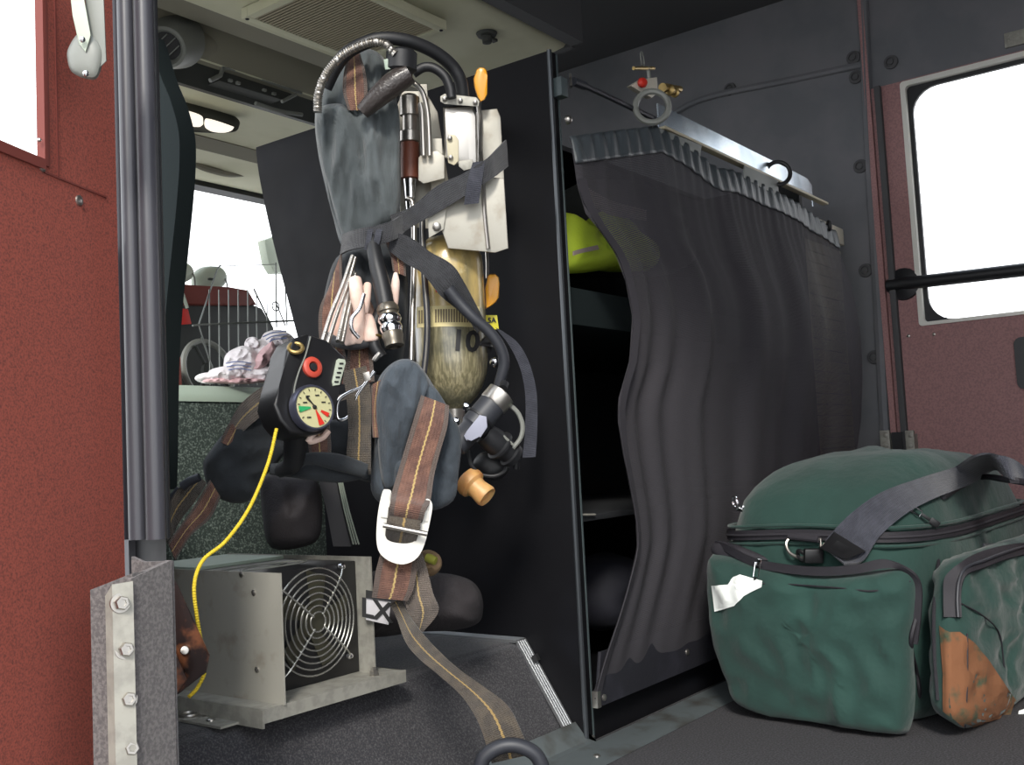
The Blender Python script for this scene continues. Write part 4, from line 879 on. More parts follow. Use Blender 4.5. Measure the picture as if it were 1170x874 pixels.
ba = thing('breathing_apparatus', P(470, 560, 1.6), 'harnessed air cylinder pack with gauge, hoses and brown webbing straps', 'breathing apparatus')
def part(name, bm, m, lab=None, parent=None, auto=40): return obj(name, bm, M[m] if isinstance(m, str) else m, parent or ba, True, lab, auto)
# cylinder
ca, cb = P(510, 272, 1.70), P(519, 468, 1.665); ax = (cb - ca).normalized(); Lc = (cb - ca).length; Rc = .0585
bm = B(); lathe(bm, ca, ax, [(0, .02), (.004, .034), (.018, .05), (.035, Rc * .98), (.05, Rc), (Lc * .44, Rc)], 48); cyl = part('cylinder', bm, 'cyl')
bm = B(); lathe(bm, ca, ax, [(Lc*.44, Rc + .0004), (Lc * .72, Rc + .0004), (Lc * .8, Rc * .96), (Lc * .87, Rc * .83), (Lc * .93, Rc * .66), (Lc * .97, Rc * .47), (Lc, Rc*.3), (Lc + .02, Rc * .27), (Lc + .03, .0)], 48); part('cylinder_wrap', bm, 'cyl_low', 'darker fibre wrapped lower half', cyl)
def cylp(px, py, off=.0012):
    r = ray(px, py); o = EYE - ca; d = r - ax * r.dot(ax); oo = o - ax * o.dot(ax)
    A_, B_2, C_ = d.dot(d), 2 * d.dot(oo), oo.dot(oo) - (Rc + off) ** 2; D = B_2 * B_2 - 4 * A_ * C_
    t = (-B_2 - math.sqrt(max(D, 0))) / (2 * A_); return EYE + r * t
bm = B()
def patch(bm, x0, x1, y0, y1, nx=14, ny=3, off=.0012):
    G = [[bm.verts.new(cylp(x0 + (x1 - x0) * i / nx + (y1 - y0) * 0, y0 + (y1 - y0) * j / ny + .0012 * ((x0 + (x1 - x0) * i / nx) - 515) ** 2, off)) for j in range(ny + 1)] for i in range(nx + 1)]
    for i in range(nx):
        for j in range(ny): bm.faces.new([G[i][j], G[i+1][j], G[i+1][j+1], G[i][j+1]])
patch(bm, 476, 548, 349, 373); part('label_band', bm, 'label_cream', None, cyl)
bm = B()
for x in list(range(497, 525, 3)) + list(range(478, 488, 3)) + list(range(527, 547, 3)): patch(bm, x, x + 2, 353, 368, 1, 3, .002)
part('bar_marks', bm, mat('barmark', srgb(110, 98, 72), .6), None, cyl)
wrapf = lambda p, e: (lambda q: q)(cylp(*px_of(p), .0022))
def px_of(p):
    d = V(p) - EYE; z = d.dot(fw); return W / 2 + F * d.dot(rt) / z, H / 2 - F * d.dot(up) / z
def ctext(name, s, px, py, size_px, m, rot, bold=True):
    d = 1.61; a = math.radians(rot); xd = rt * math.cos(a) + up * math.sin(a); yd = -rt * math.sin(a) + up * math.cos(a)
    return text(name, s, P(px, py, d), xd, yd, size_px * d / F, M[m], cyl, 0, bold, wrapf)
ctext('painted_number', '104', 540, 391, 33, 'ink', -4); ctext('red_lettering', 'AK', 501, 323, 15, 'ink_red', -80)
# valve end
bm = B(); lathe(bm, cb, ax, [(.0, .018), (.02, .016), (.02, .022), (.04, .022), (.045, .012), (.055, 0)], 18); part('valve_neck', bm, 'chrome_soft')
# back plate column on the left of cylinder
bm = B(); pbox(bm, [(452, 125), (460, 104), (486, 104), (500, 128), (520, 255), (495, 262), (458, 258)], 1.735, .012, .002); bp = part('back_plate', bm, 'alu_old')
bm = B(); c0, c1 = P(468, 108, 1.70), P(469, 250, 1.70); a_ = (c1 - c0); l_ = a_.length
lathe(bm, c0, a_, [(0, .010), (.005, .0165), (.035, .0165), (.036, .012), (.06, .012), (.062, .017), (.078, .017), (.08, .014)], 20); part('piston_head', bm, 'chrome_soft', None, bp)
bm = B(); lathe(bm, c0, a_, [(.08, .0145), (.082, .0155), (.138, .0155), (.14, .013)], 20); part('piston_sleeve', bm, 'brown_sleeve', None, bp)
bm = B(); lathe(bm, c0, a_, [(.14, .011), (.15, .010), (.19, .007), (.20, .009), (.21, .005), (.215, 0)], 20); part('piston_rod', bm, 'chrome', None, bp)
bm = B(); tube(bm, [P(464, 226, 1.69), P(472, 236, 1.69), P(473, 300, 1.66), P(471, 370, 1.63), P(470, 412, 1.61)], .0046, 12, 6); part('steel_rod', bm, 'chrome_soft')
bm = B(); tube(bm, [P(482, 236, 1.66), P(484, 300, 1.63), P(488, 360, 1.6), P(487, 400, 1.59), P(483, 436, 1.58)], .0052, 10, 6); part('flat_hose', bm, 'rubber')
bm = B(); tube(bm, [P(482, 236, 1.654), P(484, 300, 1.624), P(488, 360, 1.594), P(487, 400, 1.584), P(483, 436, 1.574)], .0018, 8, 6); part('hose_line', bm, 'chrome_soft')
bm = B(); pbox(bm, [(478, 180), (484, 174), (500, 172), (508, 178), (508, 204), (484, 210), (478, 206)], 1.66, .035, .003); part('valve_block', bm, 'alu_old')
bm = B(); pbox(bm, [(491, 158), (505, 158), (508, 230), (493, 232)], 1.69, .02, .002); pbox(bm, [(478, 96), (488, 96), (492, 180), (482, 180)], 1.715, .01, .002); part('link_plate', bm, 'alu_old')
for pts in ([(484, 178), (483, 150), (482, 128), (480, 118)], [(491, 178), (490, 150), (488, 125), (482, 104), (470, 92)]):
    bm = B(); tube(bm, pxs(pts, 1.65), .0042, 10, 6); part('steel_pipe', bm, 'chrome_soft')
# regulator canister
bm = B(); pbox(bm, [(506, 122), (540, 119), (545, 132), (546, 186), (538, 191), (518, 188), (508, 180)], 1.64, .05, .014); can = part('reducer_body', bm, 'chrome_soft')
bm = B(); pbox(bm, [(503, 110), (508, 107), (544, 111), (548, 116), (547, 122), (508, 119), (503, 116)], 1.628, .06, .002); part('reducer_flange', bm, 'alu_dull', None, can)
bm = B(); pbox(bm, [(510, 160), (513, 154), (520, 154), (524, 160), (524, 184), (519, 189), (512, 186)], 1.637, .008, .002); part('reducer_window', bm, 'ivory', None, can)
bm = B(); pbox(bm, [(524, 184), (540, 182), (541, 192), (530, 195), (524, 190)], 1.635, .03, .002); part('reducer_foot', bm, 'alu_dull', None, can)
for x, y, d in ((508, 113, 1.626), (526, 115, 1.626), (543, 117, 1.626), (514, 158, 1.634), (515, 180, 1.634)):
    bm = B(); bolt(bm, P(x, y, d), nrm(x, y), .004, .003); part('screw', bm, 'chrome_soft', None, can)
# ---- hoses over the top
bm = B(); tube(bm, pxs([(363, 128), (364, 108), (372, 86), (388, 66), (405, 55), (425, 48), (440, 50), (452, 62)], 1.56), .0062, 12, 10, ribs=.0036, rib=.16); part('ribbed_steel_hose', bm, 'chrome_soft')
bm = B(); tube(bm, [P(372, 100, 1.60), P(384, 76, 1.59), P(400, 58, 1.59), P(430, 45, 1.59), P(462, 46, 1.6), P(492, 57, 1.62), P(515, 74, 1.64), P(526, 92, 1.65), P(529, 112, 1.66)], .0105, 14, 10); part('air_hose', bm, 'rubber_dk')
bm = B(); tube(bm, pxs([(472, 84), (484, 77), (496, 78), (508, 87), (514, 100), (516, 112)], 1.62), .0078, 12, 8); part('air_hose', bm, 'rubber_dk')
bm = B(); lathe(bm, P(459, 58, 1.58), P(458, 85, 1.58) - P(459, 58, 1.58), [(0, .020), (.004, .024), (.03, .024), (.034, .018), (.044, .018)], 22); hm = part('hose_manifold', bm, 'rubber_dk')
bm = B(); pbox(bm, [(438, 68), (455, 63), (459, 72), (456, 78), (440, 80)], 1.565, .014, .003); part('manifold_tab', bm, 'pale_trim', None, hm)
bm = B(); tube(bm, [P(414, 128, 1.575), P(435, 108, 1.57), P(452, 94, 1.57), P(468, 84, 1.57)], [.012, .017, .019, .016], 12, 6); part('braided_sheath', bm, mat('sheath', srgb(52, 46, 44), .35, bump=.7, bs=220, coat=.2))
# ---- upper pad sleeve
bm = B(); puff(bm, pxs([(396, 60), (414, 55), (432, 60), (444, 76), (452, 104), (456, 150), (455, 205), (453, 252), (432, 268), (404, 282), (390, 280), (381, 250), (372, 215), (363, 172), (360, 130), (370, 98)], 1.66), nrm(410, 160), .045, .03, 16, 6, 2.6, .014, 16, (2.4, 2.4, .6)); up_ = part('upper_pad', bm, 'pad_up', auto=180)
bm = B(); puff(bm, pxs([(362, 128), (385, 118), (412, 126), (440, 112), (455, 122), (457, 180), (456, 246), (440, 262), (400, 276), (388, 262), (374, 210), (364, 168)], 1.625), nrm(410, 190), .03, .02, 16, 6, 3, .014, 18, (2.4, 2.4, .45)); part('pad_overlap', bm, 'pad_up', None, up_, 180)
bm = B(); strap(bm, [(398, 64, 411, 60, 1.615), (393, 84, 418, 84, 1.602), (392, 105, 420, 108, 1.597), (398, 126, 418, 126, 1.60)], .003, 6); part('brown_patch', bm, 'web_brown', None, up_)
# waist tie holding the sleeve
bm = B(); strap(bm, [(392, 268, 388, 290, 1.59), (410, 262, 408, 284, 1.565), (430, 258, 430, 280, 1.555), (448, 252, 450, 274, 1.56), (462, 244, 466, 262, 1.60)], .004, 6, wav=.004); part('tie_strap', bm, 'web_black')
bm = B(); strap(bm, [(430, 262, 437, 262, 1.548), (427, 275, 434, 276, 1.546), (424, 285, 431, 286, 1.55)], .0015); strap(bm, [(420, 262, 426, 262, 1.548), (418, 275, 424, 276, 1.546), (416, 285, 422, 286, 1.55)], .0015); part('tie_loop', bm, 'web_slate')
bm = B(); strap(bm, [(446, 246, 456, 268, 1.58), (470, 236, 476, 256, 1.60), (500, 212, 508, 238, 1.60), (530, 198, 534, 222, 1.59), (560, 178, 562, 204, 1.595), (577, 160, 580, 190, 1.64)], .003, 8, wav=.002); part('cross_strap', bm, 'web_black')
bm = B(); strap(bm, [(540, 186, 554, 184, 1.59), (534, 208, 551, 206, 1.585), (530, 234, 547, 232, 1.59)], .0025); part('strap_tail', bm, 'web_slate')
# diagonal strap down the cylinder
bm = B(); strap(bm, [(446, 264, 444, 286, 1.57), (470, 272, 462, 300, 1.57), (492, 288, 482, 312, 1.57), (516, 302, 500, 334, 1.57), (530, 322, 508, 342, 1.58), (546, 352, 532, 362, 1.60), (556, 372, 545, 380, 1.62)], .0035, 8); part('diagonal_strap', bm, 'web_black')
bm = B(); tube(bm, [P(512, 330, 1.568), P(524, 345, 1.57), P(540, 362, 1.57), P(558, 378, 1.575), P(571, 396, 1.58), P(576, 415, 1.585), P(570, 440, 1.59)], [.010, .0095, .009, .0088, .0088, .0088, .0085], 14, 8); part('regulator_hose', bm, 'rubber')
# hanging strap to the right
bm = B(); strap(bm, [(566, 374, 574, 378, 1.70), (582, 395, 592, 392, 1.70), (594, 420, 605, 415, 1.70), (600, 450, 613, 448, 1.70), (600, 490, 614, 488, 1.70), (597, 523, 612, 522, 1.70)], .003); part('hanging_strap', bm, 'web_slate')
# ---- regulator with bail and amber bulb
ra, rb_ = P(575, 448, 1.55), P(520, 512, 1.52); ax2 = (rb_ - ra); l2 = ax2.length
bm = B(); lathe(bm, ra, ax2, [(0, .012), (.004, .0225), (.024, .0225), (.026, .021)], 28); reg = part('collar', bm, 'chrome_soft')
bm = B(); lathe(bm, ra, ax2, [(.026, .0215), (l2 * .62, .0215), (l2 * .66, .0175), (l2 * .98, .0165), (l2, .014)], 28); rg = part('regulator_body', bm, 'rubber')
bm = B(); lathe(bm, P(575, 443, 1.55), P(577, 437, 1.56) - P(575, 443, 1.55), [(-.002, .007), (.01, .007)], 12); lathe(bm, ra, ax2, [(.052, .0232), (.056, .0232)], 28); part('regulator_band', bm, 'rubber_dk', None, rg)
bm = B(); pbox(bm, [(540, 484), (548, 474), (556, 476), (557, 488), (549, 500), (538, 502), (533, 504), (530, 498), (533, 493)], 1.500, .016, .002); part('grey_sticker', bm, 'lilac', None, rg)
bm = B(); pbox(bm, [(556, 448), (562, 452), (526, 502), (520, 498)], 1.532, .012, .002); part('regulator_spine', bm, 'rubber_dk', None, rg)
bm = B(); s0_, s1_ = P(552, 494, 1.54), P(590, 524, 1.57); lathe(bm, s0_, s1_ - s0_, [(0, .017), (.02, .02), (.032, .02), (.034, .024), (.038, .024), (.04, .018), (.055, .017), (.057, .021), (.066, .019), (.068, 0)], 26); part('outlet_port', bm, 'rubber_dk', None, rg)
bm = B(); tube(bm, [P(582, 462, 1.55), P(592, 472, 1.55), P(597, 486, 1.55), P(595, 500, 1.55), P(586, 512, 1.55)], .0036, 8, 6); tube(bm, [P(575, 498, 1.54), P(586, 508, 1.54)], .002, 6, 2); part('bail', bm, 'grey_plastic', None, rg)
bm = B(); puff(bm, pxs([(540, 530), (552, 516), (572, 520), (582, 535), (570, 548), (552, 545)], 1.60), N0, .018, .018); tube(bm, pxs([(535, 515), (538, 530), (545, 540)], 1.54), .003, 8, 4); tube(bm, pxs([(545, 542), (565, 544), (578, 536), (578, 520)], 1.57), .003, 8, 4); tube(bm, pxs([(575, 505), (590, 520), (590, 536)], 1.6), .005, 8, 4); part('lower_valve', bm, 'rubber_dk', None, rg)
a0, a1 = P(530, 545, 1.55), P(551, 563, 1.535)
bm = B(); lathe(bm, a0, a1 - a0, [(0, .012), (.004, .0205), (.012, .023), (.02, .022), (.024, .0165), (.03, .0155), (.046, .0175), (.05, .016), (.046, .011), (.03, .009)], 28); part('amber_cap', bm, 'amber')
for x, y, d in ((533, 466, 1.56), (521, 483, 1.58), (566, 415, 1.60)):
    bm = B(); lathe(bm, P(x, y, d), nrm(x, y) + up * .5, [(0, .006), (.004, .009 if x > 560 else .006), (.008, .007 if x > 560 else .004), (.012, .004), (.013, 0)], 16); part('valve_screw', bm, 'chrome')
# ---- coupling hanging on black hose
bm = B(); tube(bm, [P(425, 272, 1.56), P(430, 300, 1.54), P(436, 325, 1.53), P(441, 350, 1.52)], [.010, .0115, .013, .013], 14, 6); part('drop_hose', bm, 'rubber_dk')
q0, q1 = P(442, 348, 1.52), P(452, 402, 1.50)
bm = B(); lathe(bm, q0, q1 - q0, [(0, .013), (.006, .0165), (.012, .0165), (.014, .0145), (.018, .0145)], 26); lathe(bm, q0, q1 - q0, [(.044, .0145), (.05, .016), (.058, .014), (.066, .014), (.068, .008), (.055, .007)], 26); cpn = part('coupling_body', bm, mat('coupling_dk', srgb(112, 106, 96), .35, metal=.7))
bm = B(); lathe(bm, q0, q1 - q0, [(.016, .013), (.019, .0165), (.025, .0175), (.029, .0155), (.031, .014), (.034, .0165), (.039, .0165), (.045, .0145)], 28); part('coupling_sleeve', bm, 'chrome', None, cpn)
bm = B(); tube(bm, [P(436, 352, 1.54), P(427, 375, 1.535), P(428, 395, 1.53), P(436, 408, 1.53)], .009, 12, 5); part('stub_hose', bm, 'rubber_dk')
bm = B(); ring(bm, P(428, 385, 1.532), P(429, 395, 1.53) - P(428, 380, 1.535), .0095, .002, 20, 6); part('brass_ring', bm, 'brass')
# ---- harness web behind gloves
bm = B(); puff(bm, pxs([(384, 295), (410, 280), (440, 276), (462, 300), (466, 340), (462, 400), (450, 430), (410, 420), (380, 400), (365, 380), (372, 330)], 1.63), nrm(415, 350), .03, .02, 9, 4, 2.6, .010, 14, (2, 2, .8)); part('harness_panel', bm, 'pad_dk', auto=180)
bm = B(); strap(bm, [(376, 330, 390, 290, 1.60), (366, 350, 392, 345, 1.59), (364, 372, 396, 372, 1.585), (366, 395, 398, 398, 1.58)], .003); strap(bm, [(440, 276, 452, 272, 1.585), (446, 292, 462, 296, 1.58), (449, 310, 464, 316, 1.58)], .003); strap(bm, [(375, 392, 392, 392, 1.56), (374, 410, 396, 415, 1.55), (372, 432, 395, 440, 1.54)], .003); strap(bm, [(398, 400, 424, 396, 1.56), (396, 420, 426, 412, 1.55), (398, 440, 428, 436, 1.54)], .003); part('brown_webbing', bm, 'web_brown')
bm = B(); tube(bm, pxs([(372, 384), (388, 392), (408, 394), (428, 388)], 1.53), .0075, 10, 6); part('black_loop', bm, 'web_black')
# tubes rising from gauge
for pts in ([(368, 392, 1.43), (378, 360, 1.47), (392, 325, 1.52), (403, 292, 1.56)], [(374, 394, 1.44), (384, 362, 1.48), (397, 326, 1.53), (406, 294, 1.565)], [(386, 390, 1.46), (393, 360, 1.50), (400, 325, 1.54), (404, 310, 1.56)], [(391, 392, 1.46), (397, 362, 1.50), (404, 328, 1.54), (406, 312, 1.56)]):
    bm = B(); tube(bm, [P(*p) for p in pts], .0030, 10, 8, ribs=.003, rib=.12); part('gauge_line', bm, 'chrome_soft')
bm = B(); tube(bm, [P(*p) for p in ((416, 336, 1.50), (411, 352, 1.49), (402, 364, 1.485), (402, 376, 1.485), (410, 386, 1.49))], .0030, 10, 8); part('wire_hook', bm, 'chrome')
# ---- gauge console
gc = P(352, 445, 1.30); gx = (rt * .93 + fw * .36 ).normalized(); 
dn_ = -1
gd = lambda x, y: 1.305 + (x - 350) * .0009 + (y - 445) * -.0003
def G(x, y, off=0): return P(x, y, gd(x, y)) + gn * off
gn = (P(340, 440, gd(340, 440)) - P(340, 480, gd(340, 480))).cross(P(340, 440, gd(340, 440)) - P(380, 440, gd(380, 440))).normalized()
if gn.dot(fw) > 0: gn = -gn
bm = B(); prism(bm, [G(x, y) for x, y in ((336, 386), (352, 381), (372, 388), (395, 408), (393, 426), (386, 455), (382, 478), (370, 494), (350, 498), (332, 494), (320, 480), (313, 462), (319, 440), (325, 418), (328, 400))], -gn * .045, .005, 3); con = part('gauge_console', bm, 'blk_plastic')
bm = B(); prism(bm, [G(x, y, .004) for x, y in ((352, 384), (372, 390), (393, 409), (391, 428), (384, 456), (378, 480), (364, 488), (344, 482), (331, 464), (334, 440), (343, 418))], -gn * .01, .003, 2); part('console_face', bm, mat('console_face', srgb(30, 30, 32), .3), None, con)
def disc(bm, x, y, prof, off=.004): lathe(bm, G(x, y, off), gn, prof, 40)
bm = B(); disc(bm, 352, 468, [(0, .030), (.008, .030), (.012, .0285), (.012, .0265), (.008, .0258)]); gr = part('gauge_rim', bm, mat('gunmetal', srgb(96, 98, 116), .3, metal=.7), None, con)
bm = B(); disc(bm, 352, 468, [(.0, .0262), (.0105, .026), (.0108, 0)]); part('dial', bm, 'dial', None, con)
DO = .0155; dc0 = G(352, 468, .0155); gu = (up - gn * up.dot(gn)).normalized(); gr_ = gu.cross(gn).normalized()
if gr_.dot(rt) < 0: gr_ = -gr_
def dp(x, y, o=0): return dc0 + gr_ * x + gu * y + gn * o
def wedge(bm, a0, a1, r0, r1):
    pts = [dp(r1 * math.cos(math.radians(a)), r1 * math.sin(math.radians(a))) for a in [a0 + (a1 - a0) * k / 5 for k in range(6)]] + [dp(r0 * math.cos(math.radians(a)), r0 * math.sin(math.radians(a))) for a in [a1 + (a0 - a1) * k / 5 for k in range(6)]]
    prism(bm, pts, gn * .0004)
bm = B(); wedge(bm, 176, 196, .006, .023); part('green_mark', bm, 'green', None, con)
bm = B(); wedge(bm, -82, -62, .004, .024); wedge(bm, -38, -22, .01, .022); part('red_mark', bm, 'redp', None, con)
bm = B()
for k in range(13):
    a = 215 - k * 22.5; wedge(bm, a - 1.2, a + 1.2, .021, .024)
for k, (x, y) in enumerate(((-.008, .014), (.006, .015), (.014, .006), (-.013, .006), (-.01, -.013))): prism(bm, [dp(x - .003, y - .0008), dp(x + .003, y - .0008), dp(x + .003, y + .0008), dp(x - .003, y + .0008)], gn * .0003)
part('dial_ticks', bm, 'ink', None, con)
bm = B(); prism(bm, [dp(.002, -.002, .001), dp(-.002, .002, .001), dp(-.012, .012, .001), dp(-.010, .014, .001)], gn * .001); lathe(bm, dc0, gn, [(0, .003), (.002, .002), (.0025, 0)], 16); part('needle', bm, 'rubber_dk', None, con)
bm = B(); disc(bm, 354, 421, [(0, .0135), (.004, .0135), (.006, .011), (.006, .007), (.002, .006)]); part('red_button_ring', bm, 'red_ring', None, con)
bm = B(); disc(bm, 354, 421, [(0, .0062), (.006, .005), (.0065, 0)]); part('button_centre', bm, 'ink', None, con)
bm = B(); ring(bm, G(337, 398, .002), (gn - rt * .5 + up * .5), .0085, .0028, 24, 8); part('yellow_port', bm, 'brass', None, con)
bm = B(); prism(bm, [G(x, y, .007) for x, y in ((384, 411), (391, 412), (392, 416), (385, 441), (378, 442), (377, 437), (382, 413))], -gn * .006, .001); pl_ = part('grey_strip', bm, 'far_grey', None, con)
bm = B()
for k in range(5): c = G(386.5 - k * 1.4, 417 + k * 5.2, .0075); obox(bm, c, gr_, gu, gn, .006, .0022, .001)
part('strip_marks', bm, 'ink', None, con)
bm = B(); tube(bm, [G(x, y, .006) for x, y in ((352, 386), (346, 408), (338, 428), (333, 450), (336, 470), (346, 486))], .0011, 6, 6); part('console_seam', bm, 'grey_plastic', None, con)
bm = B(); tube(bm, [G(385, 489, -.02), G(378, 497, -.022), G(362, 500, -.02), G(377, 480, -.015)], .004, 8, 4); part('pink_tube', bm, 'glove', None, con)
bm = B(); tube(bm, [P(338, 492, 1.32), P(337, 510, 1.34), P(334, 530, 1.36), P(320, 538, 1.38)], [.016, .015, .013, .009], 14, 6); part('console_stem', bm, 'rubber_dk')
bm = B(); tube(bm, [P(330, 535, 1.36), P(352, 524, 1.37), P(385, 528, 1.39), P(418, 538, 1.40)], [.009, .008, .012, .010], 12, 6); tube(bm, [P(310, 536, 1.4), P(345, 538, 1.4), P(385, 542, 1.41), P(420, 540, 1.42)], [.008, .011, .012, .008], 12, 6); part('lower_tube', bm, 'pad_dk')
# ---- carabiner
bm = B(); tube(bm, pxs([(428, 424), (419, 436), (408, 452), (404, 468), (396, 478), (387, 479), (385, 468), (388, 456), (400, 448), (414, 442), (420, 434)], 1.44), .0028, 10, 7); hk = part('snap_hook', bm, 'chrome')
bm = B(); pbox(bm, [(414, 426), (422, 424), (424, 434), (417, 437)], 1.437, .008, .002); lathe(bm, P(427, 412, 1.45), P(431, 407, 1.45) - P(427, 412, 1.45), [(0, .003), (.004, .004), (.014, .003)], 10); part('hook_eye', bm, 'chrome_soft', None, hk)
bm = B(); strap(bm, [(385, 452, 387, 459, 1.46), (410, 444, 412, 450, 1.45), (420, 436, 424, 440, 1.45)], .002); part('hook_strap', bm, 'web_grey')
# ---- shoulder webbing to the lower left
bm = B(); puff(bm, pxs([(232, 532), (240, 515), (265, 485), (300, 458), (330, 448), (345, 470), (340, 500), (318, 528), (296, 552), (285, 572), (262, 574), (240, 560)], 1.46), nrm(285, 515), .022, .02, 12, 5, 3, .010, 18); wing = part('shoulder_pad', bm, 'pad_dk', auto=180)
bm = B(); strap(bm, [(330, 430, 335, 452, 1.41), (300, 442, 312, 464, 1.42), (275, 462, 288, 484, 1.43), (262, 484, 272, 498, 1.44), (250, 506, 256, 510, 1.46)], .003, wav=.001); part('shoulder_strap', bm, 'web_grey')
bm = B(); strap(bm, [(262, 484, 284, 486, 1.438), (252, 505, 268, 512, 1.44)], .003); part('strap_fold', bm, 'web_brown')
bm = B(); strap(bm, [(240, 548, 252, 568, 1.43), (224, 575, 240, 592, 1.42), (208, 598, 218, 612, 1.40), (192, 620, 200, 640, 1.38)], .003); part('lower_strap', bm, 'web_brown')
bm = B(); strap(bm, [(222, 542, 236, 552, 1.45), (206, 556, 222, 574, 1.43), (194, 574, 205, 596, 1.42), (184, 600, 192, 622, 1.40)], .004); part('adjuster_strap', bm, 'web_olive')
bm = B(); tube(bm, [P(208, 556, 1.42), P(216, 550, 1.42), P(228, 545, 1.42)], .006, 10, 3); tube(bm, [P(186, 578, 1.43), P(205, 558, 1.43)], .004, 8, 2, smooth=False); part('adjuster_buckle', bm, 'rubber')
# ---- middle straps
bm = B(); puff(bm, pxs([(330, 490), (360, 482), (395, 478), (425, 470), (428, 545), (410, 548), (370, 542), (335, 538)], 1.47), nrm(380, 515), .02, .02, 8, 3, 3, .008, 16); part('belt_pad', bm, 'pad_dk', auto=180)
bm = B(); strap(bm, [(352, 484, 376, 480, 1.42), (352, 505, 378, 505, 1.415), (354, 522, 378, 524, 1.41)], .003); part('belt_webbing', bm, 'web_brown')
bm = B(); strap(bm, [(392, 425, 418, 418, 1.445), (396, 455, 424, 452, 1.44), (398, 490, 424, 488, 1.43), (396, 520, 424, 520, 1.42), (396, 546, 424, 542, 1.42)], .004); part('vertical_strap', bm, 'web_olive')
bm = B(); strap(bm, [(424, 440, 440, 432, 1.45), (424, 470, 432, 470, 1.44), (426, 500, 433, 500, 1.43)], .003); part('side_webbing', bm, 'web_brown')
bm = B(); strap(bm, [(365, 545, 385, 545, 1.62), (374, 580, 392, 580, 1.63), (382, 622, 402, 622, 1.64)], .02); part('rear_strut', bm, mat('strut', srgb(84, 82, 84), .5))
bm = B(); [tube(bm, pxs([(386 + k*2, 546), (394 + k * 2.4, 584), (404 + k * 3, 622)], 1.615), .0014, 6, 2) for k in range(3)]; part('strut_ribs', bm, 'far_grey')
# ---- hip pad
bm = B(); puff(bm, pxs([(424, 560), (426, 520), (430, 480), (430, 440), (444, 418), (462, 410), (480, 418), (500, 448), (520, 482), (527, 505), (524, 540), (517, 570), (500, 580), (470, 582), (440, 578)], 1.46), nrm(475, 500), .03, .03, 14, 5, 2.6, .012, 18, (2, 2, .8)); hip = part('hip_pad', bm, 'pad', auto=180)
bm = B(); puff(bm, pxs([(430, 470), (434, 440), (446, 418), (466, 410), (480, 420), (490, 440), (478, 470), (462, 520), (450, 560), (436, 550)], 1.435), nrm(455, 470), .018, .02, 12, 5, 2.6, .011, 20, (2, 2, .6)); part('pad_fold', bm, 'pad', None, hip, 180)
bm = B(); puff(bm, pxs([(486, 440), (498, 444), (514, 470), (527, 498), (524, 540), (518, 572), (490, 583), (486, 560), (500, 520), (508, 480)], 1.44), nrm(508, 520), .012, .03, 12, 4, 2.6, .008, 22); part('pad_wing', bm, 'pad', None, hip, 180)
bm = B(); strap(bm, [(481, 452, 513, 464, 1.425), (474, 475, 511, 488, 1.405), (465, 505, 503, 516, 1.395), (456, 535, 496, 544, 1.385), (448, 562, 492, 571, 1.365), (446, 574, 487, 582, 1.350), (445, 584, 484, 591, 1.352), (445, 592, 482, 598, 1.366)], .003); part('waist_strap', bm, 'web_brown')
# ---- buckle
bd = 1.362
outer = [(437, 562), (441, 559), (447, 561), (446, 570), (484, 577), (487, 570), (492, 572), (494, 580), (490, 602), (485, 622), (477, 637), (465, 644), (453, 644), (440, 638), (432, 628), (430, 610), (432, 585)]
inner = [(446, 574), (448, 576), (449, 577), (450, 578), (478, 582), (479, 583), (480, 584), (480, 586), (479, 598), (476, 610), (474, 618), (464, 621), (452, 620), (445, 618), (441, 614), (441, 604), (443, 588)]
bm = B(); n_ = -nrm(462, 600); frame_ring(bm, [V(p) for p in crom(pxs(outer, bd), 3, True)], [V(p) for p in crom(pxs(inner, bd), 3, True)], n_ * .006); bk = part('buckle', bm, 'white_metal', 'large white metal buckle')
bm = B(); tube(bm, pxs([(438, 600), (488, 610)], bd - .017), .0034, 10, 1, smooth=False); tube(bm, pxs([(446, 576), (485, 583)], bd + .004), .003, 10, 1, smooth=False); part('buckle_bar', bm, 'chrome_soft', None, bk)
for x, y in ((440, 586), (486, 590)):
    bm = B(); pbox(bm, [(x - 4, y - 8), (x + 4, y - 7), (x + 3, y + 6), (x - 5, y + 5)], bd - .003, .006, .001); part('buckle_lug', bm, 'white_metal', None, bk)
bm = B(); strap(bm, [(444, 580, 481, 586, 1.368), (443, 592, 481, 597, 1.355), (441, 604, 478, 610, 1.352), (440, 616, 474, 622, 1.372)], .003); part('strap_through_buckle', bm, 'web_olive')
# ---- strap below the buckle
bm = B(); strap(bm, [(436, 628, 478, 634, 1.385), (430, 650, 476, 654, 1.385), (427, 668, 472, 674, 1.385), (425, 682, 466, 686, 1.388)], .003); part('strap_return', bm, 'web_brown')
bm = B(); strap(bm, [(462, 632, 482, 632, 1.40), (463, 655, 488, 650, 1.40), (462, 680, 495, 678, 1.398), (466, 700, 501, 698, 1.40), (474, 722, 484, 721, 1.41)], .003); part('strap_twist', bm, 'web_grey')
bm = B(); strap(bm, [(446, 690, 458, 684, 1.41), (454, 708, 466, 700, 1.40), (464, 734, 480, 720, 1.37), (478, 752, 500, 742, 1.345), (502, 772, 524, 764, 1.32), (528, 796, 552, 784, 1.30), (546, 824, 580, 806, 1.275), (556, 852, 596, 836, 1.262), (562, 872, 606, 862, 1.255)], .003, 8, wav=.001); part('trailing_strap', bm, 'web_olive')
bm = B(); tube(bm, pxs([(548, 880), (554, 864), (572, 853), (592, 852), (612, 862), (622, 882)], 1.235), .009, 10, 6); part('tail_loop', bm, 'rubber')
